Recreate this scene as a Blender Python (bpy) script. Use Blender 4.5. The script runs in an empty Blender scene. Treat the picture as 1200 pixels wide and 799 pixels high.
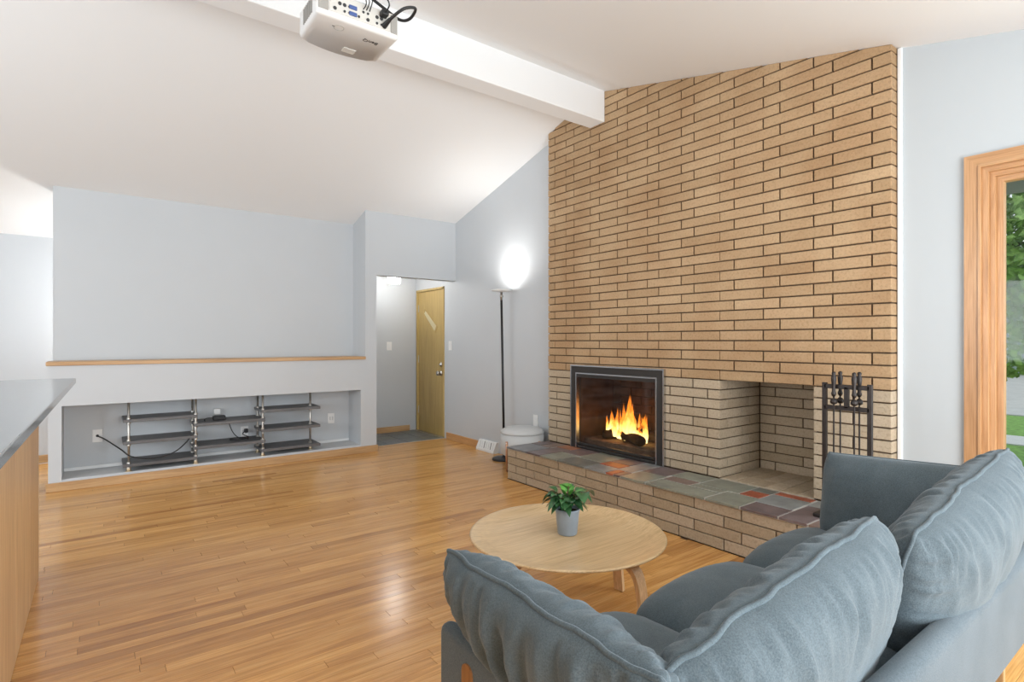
import bpy, bmesh, math, random
import numpy as np
from mathutils import Vector, Matrix, noise
random.seed(7)
S = bpy.context.scene
COL = S.collection

# ------------------------------------------------------------------ camera, world, lights, exposure
CAM_F, CAM_H = 646.0, 1.25
cam = bpy.data.cameras.new('camera')
cam.sensor_width = 36.0
cam.lens = 36.0 * CAM_F / 1200.0
cam.clip_start = 0.02
camo = bpy.data.objects.new('camera', cam)
camo.location = (0, 0, CAM_H)
YAW = math.atan2(0.6004, 0.7997)
camo.rotation_euler = (math.pi / 2, 0, -YAW)
COL.objects.link(camo)
S.camera = camo

W = bpy.data.worlds.new('sky')
S.world = W
W.use_nodes = True
bg = W.node_tree.nodes['Background']
bg.inputs[0].default_value = (0.88, 0.94, 1.0, 1)
bg.inputs[1].default_value = 0.75

S.view_settings.view_transform = 'Standard'
S.view_settings.look = 'None'
S.view_settings.exposure = 0.66
S.view_settings.gamma = 1.0
S.view_settings.use_curve_mapping = False

def area_light(name, loc, target, sx, sy, power, color):
    l = bpy.data.lights.new(name, 'AREA')
    l.shape = 'RECTANGLE'; l.size = sx; l.size_y = sy
    l.energy = power; l.color = color
    o = bpy.data.objects.new(name, l)
    o.location = loc
    d = Vector(target) - Vector(loc)
    o.rotation_euler = d.to_track_quat('-Z', 'Y').to_euler()
    COL.objects.link(o)
    return o
# daylight through the patio door behind the camera and the picture window, plus an unseen fill light added on the kitchen side
area_light('daylight_patio_door', (1.25, -1.70, 1.08), (1.25, 2.0, 2.6), 2.5, 1.9, 108, (0.905, 0.957, 1.0))
area_light('fill_kitchen_side', (-3.85, 2.6, 1.45), (2.0, 2.6, 2.9), 3.2, 1.5, 112, (0.905, 0.957, 1.0))
area_light('daylight_picture_window', (3.72, -0.78, 1.2), (0.0, 0.6, 1.0), 1.25, 1.6, 32, (0.91, 0.96, 1.0))

# ------------------------------------------------------------------ node helpers
def new_mat(name):
    m = bpy.data.materials.new(name)
    m.use_nodes = True
    nt = m.node_tree
    for n in list(nt.nodes):
        if n.type != 'OUTPUT_MATERIAL':
            nt.nodes.remove(n)
    out = [n for n in nt.nodes if n.type == 'OUTPUT_MATERIAL'][0]
    b = nt.nodes.new('ShaderNodeBsdfPrincipled')
    nt.links.new(b.outputs[0], out.inputs[0])
    return m, nt, b, out

def nd(nt, kind, **kw):
    n = nt.nodes.new(kind)
    for k, v in kw.items():
        setattr(n, k, v)
    return n

def ramp(nt, fac, stops):
    r = nd(nt, 'ShaderNodeValToRGB')
    el = r.color_ramp.elements
    el[0].position, el[0].color = stops[0][0], (*stops[0][1], 1)
    el[1].position, el[1].color = stops[-1][0], (*stops[-1][1], 1)
    for p, c in stops[1:-1]:
        e = el.new(p); e.color = (*c, 1)
    nt.links.new(fac, r.inputs[0])
    return r.outputs[0]

def mapping(nt, scale=(1, 1, 1), coord='Object', add=None):
    tc = nd(nt, 'ShaderNodeTexCoord')
    mp = nd(nt, 'ShaderNodeMapping')
    mp.inputs['Scale'].default_value = scale
    nt.links.new(tc.outputs[coord], mp.inputs['Vector'])
    if add is not None:
        nt.links.new(add, mp.inputs['Location'])
    return mp.outputs[0]

def noise_tex(nt, vec, scale, detail=3.0, rough=0.55, dist=0.0):
    n = nd(nt, 'ShaderNodeTexNoise')
    n.inputs['Scale'].default_value = scale
    n.inputs['Detail'].default_value = detail
    n.inputs['Roughness'].default_value = rough
    n.inputs['Distortion'].default_value = dist
    nt.links.new(vec, n.inputs['Vector'])
    return n.outputs['Fac']

def bump(nt, b, h, strength, dist):
    bn = nd(nt, 'ShaderNodeBump')
    bn.inputs['Strength'].default_value = strength
    bn.inputs['Distance'].default_value = dist
    nt.links.new(h, bn.inputs['Height'])
    nt.links.new(bn.outputs[0], b.inputs['Normal'])

def mixc(nt, fac, a, c, mode='MIX'):
    m = nd(nt, 'ShaderNodeMix', data_type='RGBA', blend_type=mode)
    if isinstance(fac, (int, float)):
        m.inputs[0].default_value = fac
    else:
        nt.links.new(fac, m.inputs[0])
    for sock, v in ((m.inputs[6], a), (m.inputs[7], c)):
        if isinstance(v, tuple):
            sock.default_value = (*v, 1)
        else:
            nt.links.new(v, sock)
    return m.outputs[2]

def attr(nt, name='rnd'):
    a = nd(nt, 'ShaderNodeAttribute')
    a.attribute_name = name
    return a.outputs['Fac']

def plain(name, col, rough=0.5, metal=0.0, nz=0.0, nscale=8.0, bmp=0.0, bscale=200.0, spec=0.5):
    m, nt, b, o = new_mat(name)
    v = mapping(nt)
    if nz > 0:
        f = noise_tex(nt, v, nscale)
        c = ramp(nt, f, [(0.3, tuple(x * (1 - nz) for x in col)), (0.7, tuple(min(1, x * (1 + nz)) for x in col))])
        nt.links.new(c, b.inputs['Base Color'])
    else:
        b.inputs['Base Color'].default_value = (*col, 1)
    b.inputs['Roughness'].default_value = rough
    b.inputs['Metallic'].default_value = metal
    b.inputs['Specular IOR Level'].default_value = spec
    if bmp > 0:
        bump(nt, b, noise_tex(nt, v, bscale), bmp, 0.002)
    return m

def wood(name, c_lo, c_mid, c_hi, axis=0, rough=0.35, scale=1.0, use_rnd=False, bmp=0.05):
    m, nt, b, o = new_mat(name)
    st = [14 * scale, 14 * scale, 14 * scale]; st[axis] = 1.1 * scale
    add = None
    if use_rnd:
        cm = nd(nt, 'ShaderNodeCombineXYZ')
        mu = nd(nt, 'ShaderNodeMath', operation='MULTIPLY'); mu.inputs[1].default_value = 73.0
        nt.links.new(attr(nt), mu.inputs[0])
        for i in range(3):
            nt.links.new(mu.outputs[0], cm.inputs[i])
        add = cm.outputs[0]
    v = mapping(nt, tuple(st), 'Object', add)
    f = noise_tex(nt, v, 1.6, 5.0, 0.6, 0.6)
    st2 = [60 * scale] * 3; st2[axis] = 1.5 * scale
    v2 = mapping(nt, tuple(st2), 'Object', add)
    f2 = noise_tex(nt, v2, 3.0, 3.0, 0.6)
    c = ramp(nt, f, [(0.28, c_lo), (0.5, c_mid), (0.74, c_hi)])
    g = ramp(nt, f2, [(0.3, (0.74, 0.70, 0.64)), (0.62, (1, 1, 1))])
    c = mixc(nt, 1.0, c, g, 'MULTIPLY')
    if use_rnd:
        k = ramp(nt, attr(nt), [(0.0, (0.55, 0.46, 0.40)), (0.03, (0.74, 0.66, 0.58)), (0.14, (0.90, 0.86, 0.81)), (0.6, (1.0, 0.99, 0.97)), (1.0, (1.10, 1.10, 1.07))])
        c = mixc(nt, 1.0, c, k, 'MULTIPLY')
    nt.links.new(c, b.inputs['Base Color'])
    b.inputs['Roughness'].default_value = rough
    if bmp > 0:
        bump(nt, b, f2, bmp, 0.0015)
    return m, nt, b

# ------------------------------------------------------------------ materials
M = {}
M['wall'] = plain('paint_blue_grey', (0.53, 0.555, 0.578), 0.62, bmp=0.05, bscale=300, nz=0.01, nscale=2)
M['wall_dimmed'] = plain('paint_wall_dimmed', (0.455, 0.49, 0.51), 0.62, bmp=0.05, bscale=300)  # same paint as the other walls, colour darkened to offset strong daylight
M['ceiling'] = plain('paint_ceiling', (0.83, 0.84, 0.845), 0.7, bmp=0.05, bscale=250)
M['white'] = plain('paint_white', (0.78, 0.79, 0.79), 0.45)
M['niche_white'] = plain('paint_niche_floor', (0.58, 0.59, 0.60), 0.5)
M['plastic'] = plain('plastic_white', (0.80, 0.80, 0.79), 0.35)
M['slot'] = plain('dark_slot', (0.03, 0.03, 0.03), 0.6)
M['subfloor'] = plain('plank_gap', (0.07, 0.035, 0.015), 0.8)
M['floor'], _nt, _b = wood('oak_floor', (0.52, 0.25, 0.075), (0.71, 0.385, 0.128), (0.80, 0.48, 0.185), 0, 0.2, 1.0, True, 0.03)
_b.inputs['Specular IOR Level'].default_value = 0.5
_v = mapping(_nt, (1, 1, 1)); _f = noise_tex(_nt, _v, 5.0, 2.0)
_mr = nd(_nt, 'ShaderNodeMapRange'); _mr.inputs['To Min'].default_value = 0.14; _mr.inputs['To Max'].default_value = 0.27
_nt.links.new(_f, _mr.inputs['Value']); _nt.links.new(_mr.outputs[0], _b.inputs['Roughness'])
M['trim'], _, _ = wood('oak_trim', (0.46, 0.27, 0.125), (0.55, 0.34, 0.165), (0.61, 0.40, 0.21), 0, 0.4)
M['trim_y'], _, _ = wood('oak_trim_y', (0.50, 0.26, 0.10), (0.60, 0.33, 0.14), (0.68, 0.40, 0.19), 1, 0.4)
M['pine_z'], _, _ = wood('pine_casing_upright', (0.41, 0.215, 0.095), (0.51, 0.285, 0.135), (0.58, 0.35, 0.185), 2, 0.38)
M['pine_y'], _, _ = wood('pine_casing_level', (0.40, 0.20, 0.085), (0.50, 0.275, 0.125), (0.57, 0.34, 0.175), 1, 0.38)
M['maple'], _, _ = wood('maple_panel', (0.70, 0.46, 0.25), (0.79, 0.54, 0.30), (0.84, 0.60, 0.36), 2, 0.4, 0.8, True)
M['door'], _, _ = wood('birch_door', (0.45, 0.31, 0.10), (0.51, 0.365, 0.13), (0.56, 0.41, 0.16), 2, 0.35, 0.6)
M['ply'], _, _ = wood('ash_plywood', (0.61, 0.43, 0.23), (0.70, 0.51, 0.29), (0.75, 0.57, 0.35), 0, 0.3, 0.9)
M['ply_edge'], _, _ = wood('ash_plywood_leg', (0.60, 0.38, 0.20), (0.70, 0.47, 0.27), (0.76, 0.54, 0.33), 2, 0.35, 1.2)
M['leg'], _, _ = wood('walnut_leg', (0.20, 0.09, 0.035), (0.28, 0.13, 0.05), (0.34, 0.17, 0.07), 2, 0.4)
M['leg_light'], _, _ = wood('oak_leg', (0.50, 0.30, 0.14), (0.60, 0.38, 0.19), (0.66, 0.44, 0.24), 2, 0.4)

def brick_mat(name, c0, c1, c2, stain):
    m, nt, b, o = new_mat(name)
    v = mapping(nt)
    a = attr(nt)
    base = ramp(nt, a, [(0.0, c0), (0.5, c1), (1.0, c2)])
    n1 = ramp(nt, noise_tex(nt, v, 70, 4, 0.7), [(0.25, (0.72, 0.70, 0.66)), (0.5, (1, 1, 1)), (0.8, (1.1, 1.1, 1.1))])
    c = mixc(nt, 1.0, base, n1, 'MULTIPLY')
    f2 = ramp(nt, noise_tex(nt, v, 2.2, 2), [(0.35, (0.86, 0.80, 0.75)), (0.6, (1, 1, 1))])
    c = mixc(nt, stain, c, f2, 'MULTIPLY')
    nt.links.new(c, b.inputs['Base Color'])
    b.inputs['Roughness'].default_value = 0.85
    b.inputs['Specular IOR Level'].default_value = 0.25
    v2 = mapping(nt, (1, 0.5, 1))
    bump(nt, b, noise_tex(nt, v2, 130, 4, 0.7), 0.7, 0.004)
    return m
M['brick'] = brick_mat('roman_brick_tan', (0.385, 0.255, 0.140), (0.455, 0.310, 0.178), (0.505, 0.355, 0.212), 1.0)
M['brick_pale'] = brick_mat('roman_brick_sand_daylit', (0.425, 0.340, 0.235), (0.48, 0.392, 0.283), (0.52, 0.43, 0.32), 0.5)  # sandier brick for the lower parts, cool daylight also put into its colour
M['mortar'] = plain('mortar_brown', (0.085, 0.053, 0.030), 0.95, nz=0.2, nscale=30, bmp=0.4, bscale=120)
M['mortar_pale'] = plain('mortar_sand', (0.42, 0.36, 0.28), 0.95, nz=0.2, nscale=20, bmp=0.4, bscale=120)
M['grout'] = plain('grout_grey', (0.52, 0.51, 0.49), 0.9)

def slate(name, col):
    m, nt, b, o = new_mat(name)
    v = mapping(nt)
    f = noise_tex(nt, v, 9, 5, 0.65)
    c = ramp(nt, f, [(0.3, tuple(x * 0.7 for x in col)), (0.55, col), (0.8, tuple(x * 1.35 for x in col))])
    nt.links.new(c, b.inputs['Base Color'])
    b.inputs['Roughness'].default_value = 0.38
    bump(nt, b, noise_tex(nt, v, 30, 4), 0.35, 0.003)
    return m
SL = {'blue': slate('slate_blue_grey', (0.182, 0.189, 0.203)), 'purple': slate('slate_purple', (0.169, 0.128, 0.128)),
      'green': slate('slate_green', (0.257, 0.270, 0.223)), 'dgreen': slate('slate_dark_green', (0.169, 0.176, 0.155)),
      'red': slate('slate_red', (0.365, 0.101, 0.054)), 'orange': slate('slate_rust', (0.378, 0.162, 0.088)),
      'grey': slate('slate_grey', (0.270, 0.284, 0.284)), 'brown': slate('slate_brown', (0.216, 0.155, 0.135)),
      'entry': slate('slate_entry', (0.135, 0.155, 0.162))}

M['gunmetal'] = plain('gunmetal', (0.05, 0.047, 0.045), 0.45, 0.5)
M['chrome'] = plain('brushed_steel', (0.55, 0.56, 0.58), 0.25, 1.0)
M['soot'] = plain('soot_brick', (0.09, 0.052, 0.032), 0.95, nz=0.4, nscale=9, bmp=0.4, bscale=40)
M['ash'] = plain('ash_floor', (0.24, 0.165, 0.11), 0.95, nz=0.3, nscale=25, bmp=0.4, bscale=90)
M['log'] = plain('charred_log', (0.045, 0.03, 0.022), 0.95, nz=0.5, nscale=25, bmp=0.8, bscale=60)
M['iron'] = plain('wrought_iron', (0.035, 0.028, 0.026), 0.42, 0.5, nz=0.2, nscale=40)
M['pipe'] = plain('galvanised_pipe', (0.50, 0.49, 0.46), 0.34, 0.9, nz=0.15, nscale=30)
M['brass'] = plain('brass_fitting', (0.62, 0.52, 0.36), 0.35, 0.9)
M['shelf'], _, _ = wood('grey_stained_board', (0.10, 0.10, 0.107), (0.135, 0.135, 0.142), (0.17, 0.17, 0.175), 0, 0.5)
M['cable'] = plain('black_rubber', (0.012, 0.012, 0.013), 0.5)
M['stone'] = plain('grey_quartz', (0.21, 0.225, 0.235), 0.16, nz=0.08, nscale=60)
M['bin'] = plain('grey_lacquer', (0.56, 0.575, 0.58), 0.45)
M['copper'] = plain('copper_leg', (0.66, 0.40, 0.27), 0.35, 0.7)
M['lampblack'] = plain('lamp_black', (0.02, 0.02, 0.022), 0.4, 0.3)
M['silver'] = plain('satin_nickel', (0.50, 0.49, 0.47), 0.3, 1.0)
M['proj'] = plain('projector_white', (0.62, 0.605, 0.585), 0.35)
M['proj_panel'] = plain('projector_beige', (0.55, 0.53, 0.49), 0.5)
M['proj_grille'] = plain('projector_grille', (0.30, 0.285, 0.26), 0.6, bmp=0.6, bscale=400)
M['blueport'] = plain('vga_blue', (0.05, 0.09, 0.25), 0.5)
M['soil'] = plain('potting_soil', (0.02, 0.016, 0.012), 0.95, bmp=0.8, bscale=120)
M['pot'] = plain('pot_blue_grey', (0.31, 0.385, 0.475), 0.38, nz=0.05, nscale=20)

def leaf_mat(name, c0, c1, rough):
    m, nt, b, o = new_mat(name)
    v = mapping(nt)
    f = noise_tex(nt, v, 18, 3)
    nt.links.new(ramp(nt, f, [(0.3, c0), (0.7, c1)]), b.inputs['Base Color'])
    b.inputs['Roughness'].default_value = rough
    return m
M['leaf'] = leaf_mat('glossy_leaf', (0.018, 0.075, 0.03), (0.07, 0.20, 0.07), 0.28)
M['leaf_new'] = leaf_mat('fresh_leaf', (0.06, 0.24, 0.03), (0.12, 0.36, 0.06), 0.35)
M['stem'] = plain('brown_stem', (0.10, 0.06, 0.025), 0.7)
M['treeleaf'] = leaf_mat('tree_leaf', (0.10, 0.22, 0.035), (0.32, 0.50, 0.13), 0.5)
M['bark'] = plain('tree_bark', (0.10, 0.075, 0.055), 0.9, nz=0.3, nscale=20)
M['grass'] = plain('lawn_grass', (0.17, 0.33, 0.065), 0.9, nz=0.3, nscale=14, bmp=0.6, bscale=60)
M['concrete'] = plain('concrete', (0.48, 0.475, 0.46), 0.9, nz=0.1, nscale=5)
M['pathwhite'] = plain('pale_concrete', (0.62, 0.62, 0.61), 0.9, nz=0.06, nscale=6)
M['siding'] = plain('sage_siding', (0.34, 0.42, 0.41), 0.8, nz=0.05)
M['roof'] = plain('grey_shingle', (0.20, 0.20, 0.20), 0.9)
M['soffit'] = plain('green_grey_soffit', (0.17, 0.20, 0.16), 0.8)

def fabric(name, c0, c1):
    m, nt, b, o = new_mat(name)
    v = mapping(nt)
    f = noise_tex(nt, v, 7, 4, 0.65)
    c = ramp(nt, f, [(0.3, c0), (0.7, c1)])
    f2 = noise_tex(nt, v, 330, 3, 0.7)
    g = ramp(nt, f2, [(0.32, (0.66, 0.68, 0.70)), (0.68, (1.25, 1.24, 1.23))])
    nt.links.new(mixc(nt, 1.0, c, g, 'MULTIPLY'), b.inputs['Base Color'])
    b.inputs['Roughness'].default_value = 0.9
    b.inputs['Specular IOR Level'].default_value = 0.2
    b.inputs['Sheen Weight'].default_value = 0.25
    b.inputs['Sheen Roughness'].default_value = 0.45
    b.inputs['Sheen Tint'].default_value = (0.72, 0.80, 0.86, 1)
    bump(nt, b, f2, 0.25, 0.0015)
    return m
M['fabric'] = fabric('blue_grey_fabric', (0.072, 0.094, 0.106), (0.097, 0.122, 0.136))
M['fabric_dark'] = fabric('blue_grey_fabric_panel', (0.077, 0.097, 0.110), (0.099, 0.121, 0.136))

def emit(name, col, strength):
    m = bpy.data.materials.new(name); m.use_nodes = True
    nt = m.node_tree
    for n in list(nt.nodes):
        if n.type != 'OUTPUT_MATERIAL': nt.nodes.remove(n)
    out = nt.nodes[0]
    e = nt.nodes.new('ShaderNodeEmission')
    e.inputs[0].default_value = (*col, 1); e.inputs[1].default_value = strength
    nt.links.new(e.outputs[0], out.inputs[0])
    return m
M['bulb'] = emit('lit_lamp', (1.0, 0.97, 0.92), 9.0)
M['entry_glass'] = emit('lit_glass_shade', (1.0, 0.97, 0.93), 19.0)

def glass(name, tint, gloss=0.06, rough=0.02):
    m = bpy.data.materials.new(name); m.use_nodes = True
    nt = m.node_tree
    for n in list(nt.nodes):
        if n.type != 'OUTPUT_MATERIAL': nt.nodes.remove(n)
    out = nt.nodes[0]
    t = nt.nodes.new('ShaderNodeBsdfTransparent'); t.inputs[0].default_value = (*tint, 1)
    g = nt.nodes.new('ShaderNodeBsdfGlossy'); g.inputs[1].default_value = rough
    mx = nt.nodes.new('ShaderNodeMixShader'); mx.inputs[0].default_value = gloss
    nt.links.new(t.outputs[0], mx.inputs[1]); nt.links.new(g.outputs[0], mx.inputs[2])
    nt.links.new(mx.outputs[0], out.inputs[0])
    return m
M['glass'] = glass('window_glass', (0.96, 0.98, 0.97), 0.012)
M['fireglass'] = glass('fire_screen_glass', (0.80, 0.78, 0.76), 0.035, 0.05)
M['frost'] = plain('frosted_glass', (0.62, 0.56, 0.36), 0.3)

def flame_mat():
    m = bpy.data.materials.new('flame'); m.use_nodes = True
    nt = m.node_tree
    for n in list(nt.nodes):
        if n.type != 'OUTPUT_MATERIAL': nt.nodes.remove(n)
    out = nt.nodes[0]
    a = attr(nt, 'hgt')
    v = mapping(nt, (26, 26, 8))
    f = noise_tex(nt, v, 1.0, 3, 0.6, 1.2)
    ad = nd(nt, 'ShaderNodeMath', operation='MULTIPLY_ADD'); ad.inputs[1].default_value = 0.75
    nt.links.new(f, ad.inputs[0]); nt.links.new(a, ad.inputs[2])
    c = ramp(nt, ad.outputs[0], [(0.40, (1.0, 0.72, 0.28)), (0.75, (1.0, 0.47, 0.09)), (1.0, (0.95, 0.24, 0.02)), (1.25 / 1.3, (0.8, 0.14, 0.01))])
    e = nt.nodes.new('ShaderNodeEmission'); e.inputs[1].default_value = 2.9
    nt.links.new(c, e.inputs[0])
    t = nt.nodes.new('ShaderNodeBsdfTransparent')
    mr = nd(nt, 'ShaderNodeMapRange'); mr.inputs['From Min'].default_value = 0.45; mr.inputs['From Max'].default_value = 1.35
    mr.inputs['To Min'].default_value = 0.9; mr.inputs['To Max'].default_value = 0.0
    nt.links.new(ad.outputs[0], mr.inputs['Value'])
    mx = nt.nodes.new('ShaderNodeMixShader')
    nt.links.new(mr.outputs[0], mx.inputs[0]); nt.links.new(t.outputs[0], mx.inputs[1]); nt.links.new(e.outputs[0], mx.inputs[2])
    nt.links.new(mx.outputs[0], out.inputs[0])
    return m
M['flame'] = flame_mat()

# ------------------------------------------------------------------ object helpers
def wloc(o):
    p = Vector((0, 0, 0))
    while o is not None:
        p += o.location
        o = o.parent
    return p

def tag(o, label=None, cat=None, group=None, kind=None):
    if label: o['label'] = label
    if cat: o['category'] = cat
    if group: o['group'] = group
    if kind: o['kind'] = kind
    return o

def thing(name, loc, label, cat, group=None, kind=None):
    o = bpy.data.objects.new(name, None)
    o.empty_display_size = 0.1
    o.location = loc
    COL.objects.link(o)
    return tag(o, label, cat, group, kind)

def obj(name, geo, mat, parent=None, smooth=False, rnd=None, loc=None):
    """geo = (verts in world metres, faces[, face randoms]); one mesh object"""
    verts, faces = geo[0], geo[1]
    off = wloc(parent) if parent else Vector((0, 0, 0))
    if parent is None and loc is not None:
        off = Vector(loc)
    me = bpy.data.meshes.new(name)
    me.from_pydata([(v[0] - off[0], v[1] - off[1], v[2] - off[2]) for v in verts], [], faces)
    mats = mat if isinstance(mat, (list, tuple)) else [mat]
    for m_ in mats:
        me.materials.append(m_)
    if len(geo) > 2 and rnd is None:
        rnd = geo[2]
    if rnd is not None:
        a = me.attributes.new('rnd', 'FLOAT', 'FACE')
        vals = rnd if hasattr(rnd, '__len__') else [rnd] * len(me.polygons)
        a.data.foreach_set('value', list(vals))
    if smooth:
        me.polygons.foreach_set('use_smooth', [True] * len(me.polygons))
    me.update()
    o = bpy.data.objects.new(name, me)
    if parent: o.parent = parent
    elif loc is not None: o.location = loc
    COL.objects.link(o)
    return o

def join(*geos):
    V, F = [], []
    for g in geos:
        n = len(V)
        V += list(g[0]); F += [tuple(i + n for i in f) for f in g[1]]
    return V, F

def box(x0, x1, y0, y1, z0, z1):
    V = [(x0, y0, z0), (x1, y0, z0), (x1, y1, z0), (x0, y1, z0), (x0, y0, z1), (x1, y0, z1), (x1, y1, z1), (x0, y1, z1)]
    F = [(0, 3, 2, 1), (4, 5, 6, 7), (0, 1, 5, 4), (1, 2, 6, 5), (2, 3, 7, 6), (3, 0, 4, 7)]
    return V, F

def rbox(x0, x1, y0, y1, z0, z1, r, seg=2):
    bm = bmesh.new()
    V, F = box(x0, x1, y0, y1, z0, z1)
    vs = [bm.verts.new(v) for v in V]
    for f in F: bm.faces.new([vs[i] for i in f])
    bmesh.ops.bevel(bm, geom=list(bm.edges), offset=r, segments=seg, profile=0.5, affect='EDGES', clamp_overlap=True)
    bm.verts.ensure_lookup_table(); bm.verts.index_update()
    g = ([tuple(v.co) for v in bm.verts], [tuple(v.index for v in f.verts) for f in bm.faces])
    bm.free()
    return g

def prism(poly, axis, a0, a1):
    """extrude a 2-D polygon along an axis. axis 'x': poly=(y,z); 'y': poly=(x,z); 'z': poly=(x,y)"""
    n = len(poly)
    def p3(p, a):
        return (a, p[0], p[1]) if axis == 'x' else ((p[0], a, p[1]) if axis == 'y' else (p[0], p[1], a))
    V = [p3(p, a0) for p in poly] + [p3(p, a1) for p in poly]
    ar = sum(poly[i][0] * poly[(i + 1) % n][1] - poly[(i + 1) % n][0] * poly[i][1] for i in range(n))
    F = [tuple(range(n))[::-1], tuple(range(n, 2 * n))] + [(i, (i + 1) % n, n + (i + 1) % n, n + i) for i in range(n)]
    flip = (ar < 0) != (axis == 'y')
    if flip: F = [f[::-1] for f in F]
    return V, F

def slab(poly, org, ex, ey, ez, thick, ch):
    """convex polygon face (2-D, ccw about ez) with chamfered rim; the visible face lies at org plane, body behind it"""
    n = len(poly)
    P = [Vector((p[0], p[1])) for p in poly]
    ar = sum(P[i].x * P[(i + 1) % n].y - P[(i + 1) % n].x * P[i].y for i in range(n))
    if ar < 0: P.reverse()
    inner = []
    for i in range(n):
        a, b_, c = P[i - 1], P[i], P[(i + 1) % n]
        d1 = (b_ - a); d2 = (c - b_)
        if d1.length < 1e-6 or d2.length < 1e-6:
            inner.append(b_.copy()); continue
        d1.normalize(); d2.normalize()
        n1 = Vector((-d1.y, d1.x)); n2 = Vector((-d2.y, d2.x))
        k = 1 + n1.dot(n2)
        inner.append(b_ + (n1 + n2) * (ch / max(k, 0.35)))
    org, ex, ey, ez = Vector(org), Vector(ex), Vector(ey), Vector(ez)
    def w(p, d): return tuple(org + ex * p.x + ey * p.y + ez * d)
    V = [w(p, 0) for p in inner] + [w(p, -ch) for p in P] + [w(p, -thick) for p in P]
    F = [tuple(range(n))]
    for i in range(n):
        j = (i + 1) % n
        F.append((i, n + i, n + j, j)); F.append((n + i, 2 * n + i, 2 * n + j, n + j))
    if ex.cross(ey).dot(ez) < 0: F = [f[::-1] for f in F]
    return V, F

def clip(poly, a, b, c):
    """keep a*x+b*y<=c"""
    out = []
    for i in range(len(poly)):
        p, q = poly[i], poly[(i + 1) % len(poly)]
        dp, dq = a * p[0] + b * p[1] - c, a * q[0] + b * q[1] - c
        if dp <= 0: out.append(p)
        if (dp < 0 < dq) or (dq < 0 < dp):
            t = dp / (dp - dq)
            out.append((p[0] + t * (q[0] - p[0]), p[1] + t * (q[1] - p[1])))
    return out

def smooth_path(pts, k=6):
    P = [Vector(p) for p in pts]
    if len(P) < 3: return P
    out = []
    for i in range(len(P) - 1):
        p0, p1, p2, p3 = P[max(i - 1, 0)], P[i], P[i + 1], P[min(i + 2, len(P) - 1)]
        for j in range(k):
            t = j / k
            out.append(0.5 * ((2 * p1) + (-p0 + p2) * t + (2 * p0 - 5 * p1 + 4 * p2 - p3) * t * t + (-p0 + 3 * p1 - 3 * p2 + p3) * t ** 3))
    out.append(P[-1])
    return out

def tube(pts, r, n=8, closed=False, cap=True):
    P = [Vector(p) for p in pts]
    R = r if hasattr(r, '__len__') else [r] * len(P)
    V, F = [], []
    prev = None
    m = len(P)
    for i in range(m):
        if closed: t = P[(i + 1) % m] - P[i - 1]
        else: t = P[min(i + 1, m - 1)] - P[max(i - 1, 0)]
        t.normalize()
        if prev is None:
            u = t.cross(Vector((0, 0, 1)))
            if u.length < 0.1: u = t.cross(Vector((1, 0, 0)))
        else:
            u = prev - t * prev.dot(t)
            if u.length < 1e-5: u = t.orthogonal()
        u.normalize(); prev = u
        w = t.cross(u)
        for k in range(n):
            a = 2 * math.pi * k / n
            V.append(tuple(P[i] + (u * math.cos(a) + w * math.sin(a)) * R[i]))
    for i in range(m if closed else m - 1):
        j = (i + 1) % m
        for k in range(n):
            l = (k + 1) % n
            F.append((i * n + k, i * n + l, j * n + l, j * n + k))
    if cap and not closed:
        F.append(tuple(range(n))[::-1]); F.append(tuple(range((m - 1) * n, m * n)))
    return V, F

def lathe(prof, c, n=32, axis='z'):
    """profile (r, h) revolved around an axis through c"""
    V, F = [], []
    for r, h in prof:
        for k in range(n):
            a = 2 * math.pi * k / n
            if axis == 'z': V.append((c[0] + r * math.cos(a), c[1] + r * math.sin(a), c[2] + h))
            elif axis == 'x': V.append((c[0] + h, c[1] + r * math.cos(a), c[2] + r * math.sin(a)))
            else: V.append((c[0] + r * math.cos(a), c[1] + h, c[2] + r * math.sin(a)))
    m = len(prof)
    for i in range(m - 1):
        for k in range(n):
            l = (k + 1) % n
            F.append((i * n + k, i * n + l, (i + 1) * n + l, (i + 1) * n + k))
    if prof[0][0] > 1e-5: F.append(tuple(range(n))[::-1])
    if prof[-1][0] > 1e-5: F.append(tuple(range((m - 1) * n, m * n)))
    if axis == 'y': F = [f[::-1] for f in F]
    return V, F

def scr(x, y, z):
    fw = 0.6004 * x + 0.7997 * y
    r = 0.7997 * x - 0.6004 * y
    if fw < 0.05: return None
    return 600 + CAM_F * r / fw, 400 - CAM_F * (z - CAM_H) / fw, fw

def in_view(p, mrg=0):
    s = scr(*p)
    return s is not None and -mrg < s[0] < 1200 + mrg and -mrg < s[1] < 799 + mrg

# ------------------------------------------------------------------ room dimensions
RIDGE_Y, RIDGE_Z = 3.40, 3.41
KL, KR = 0.2735, 0.2414
def zc(y):
    return RIDGE_Z - KL * (y - RIDGE_Y) if y > RIDGE_Y else RIDGE_Z - KR * (RIDGE_Y - y)
XE, XW = 3.57, 3.545        # lamp wall, window wall (inner faces)
XB = 3.46                   # brick face
YN, YU = 5.93, 6.30         # niche wall front, recessed wall
YH = 7.40                   # hall wall
YS, XL = -1.80, -4.0        # wall behind the camera, kitchen wall
BY0, BY1 = 1.162, 4.029     # brick wall ends

def struct(name, geo, mat, label, cat, parent=None, **kw):
    o = obj(name, geo, mat, parent, **kw)
    return tag(o, label, cat, kind='structure')

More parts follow.
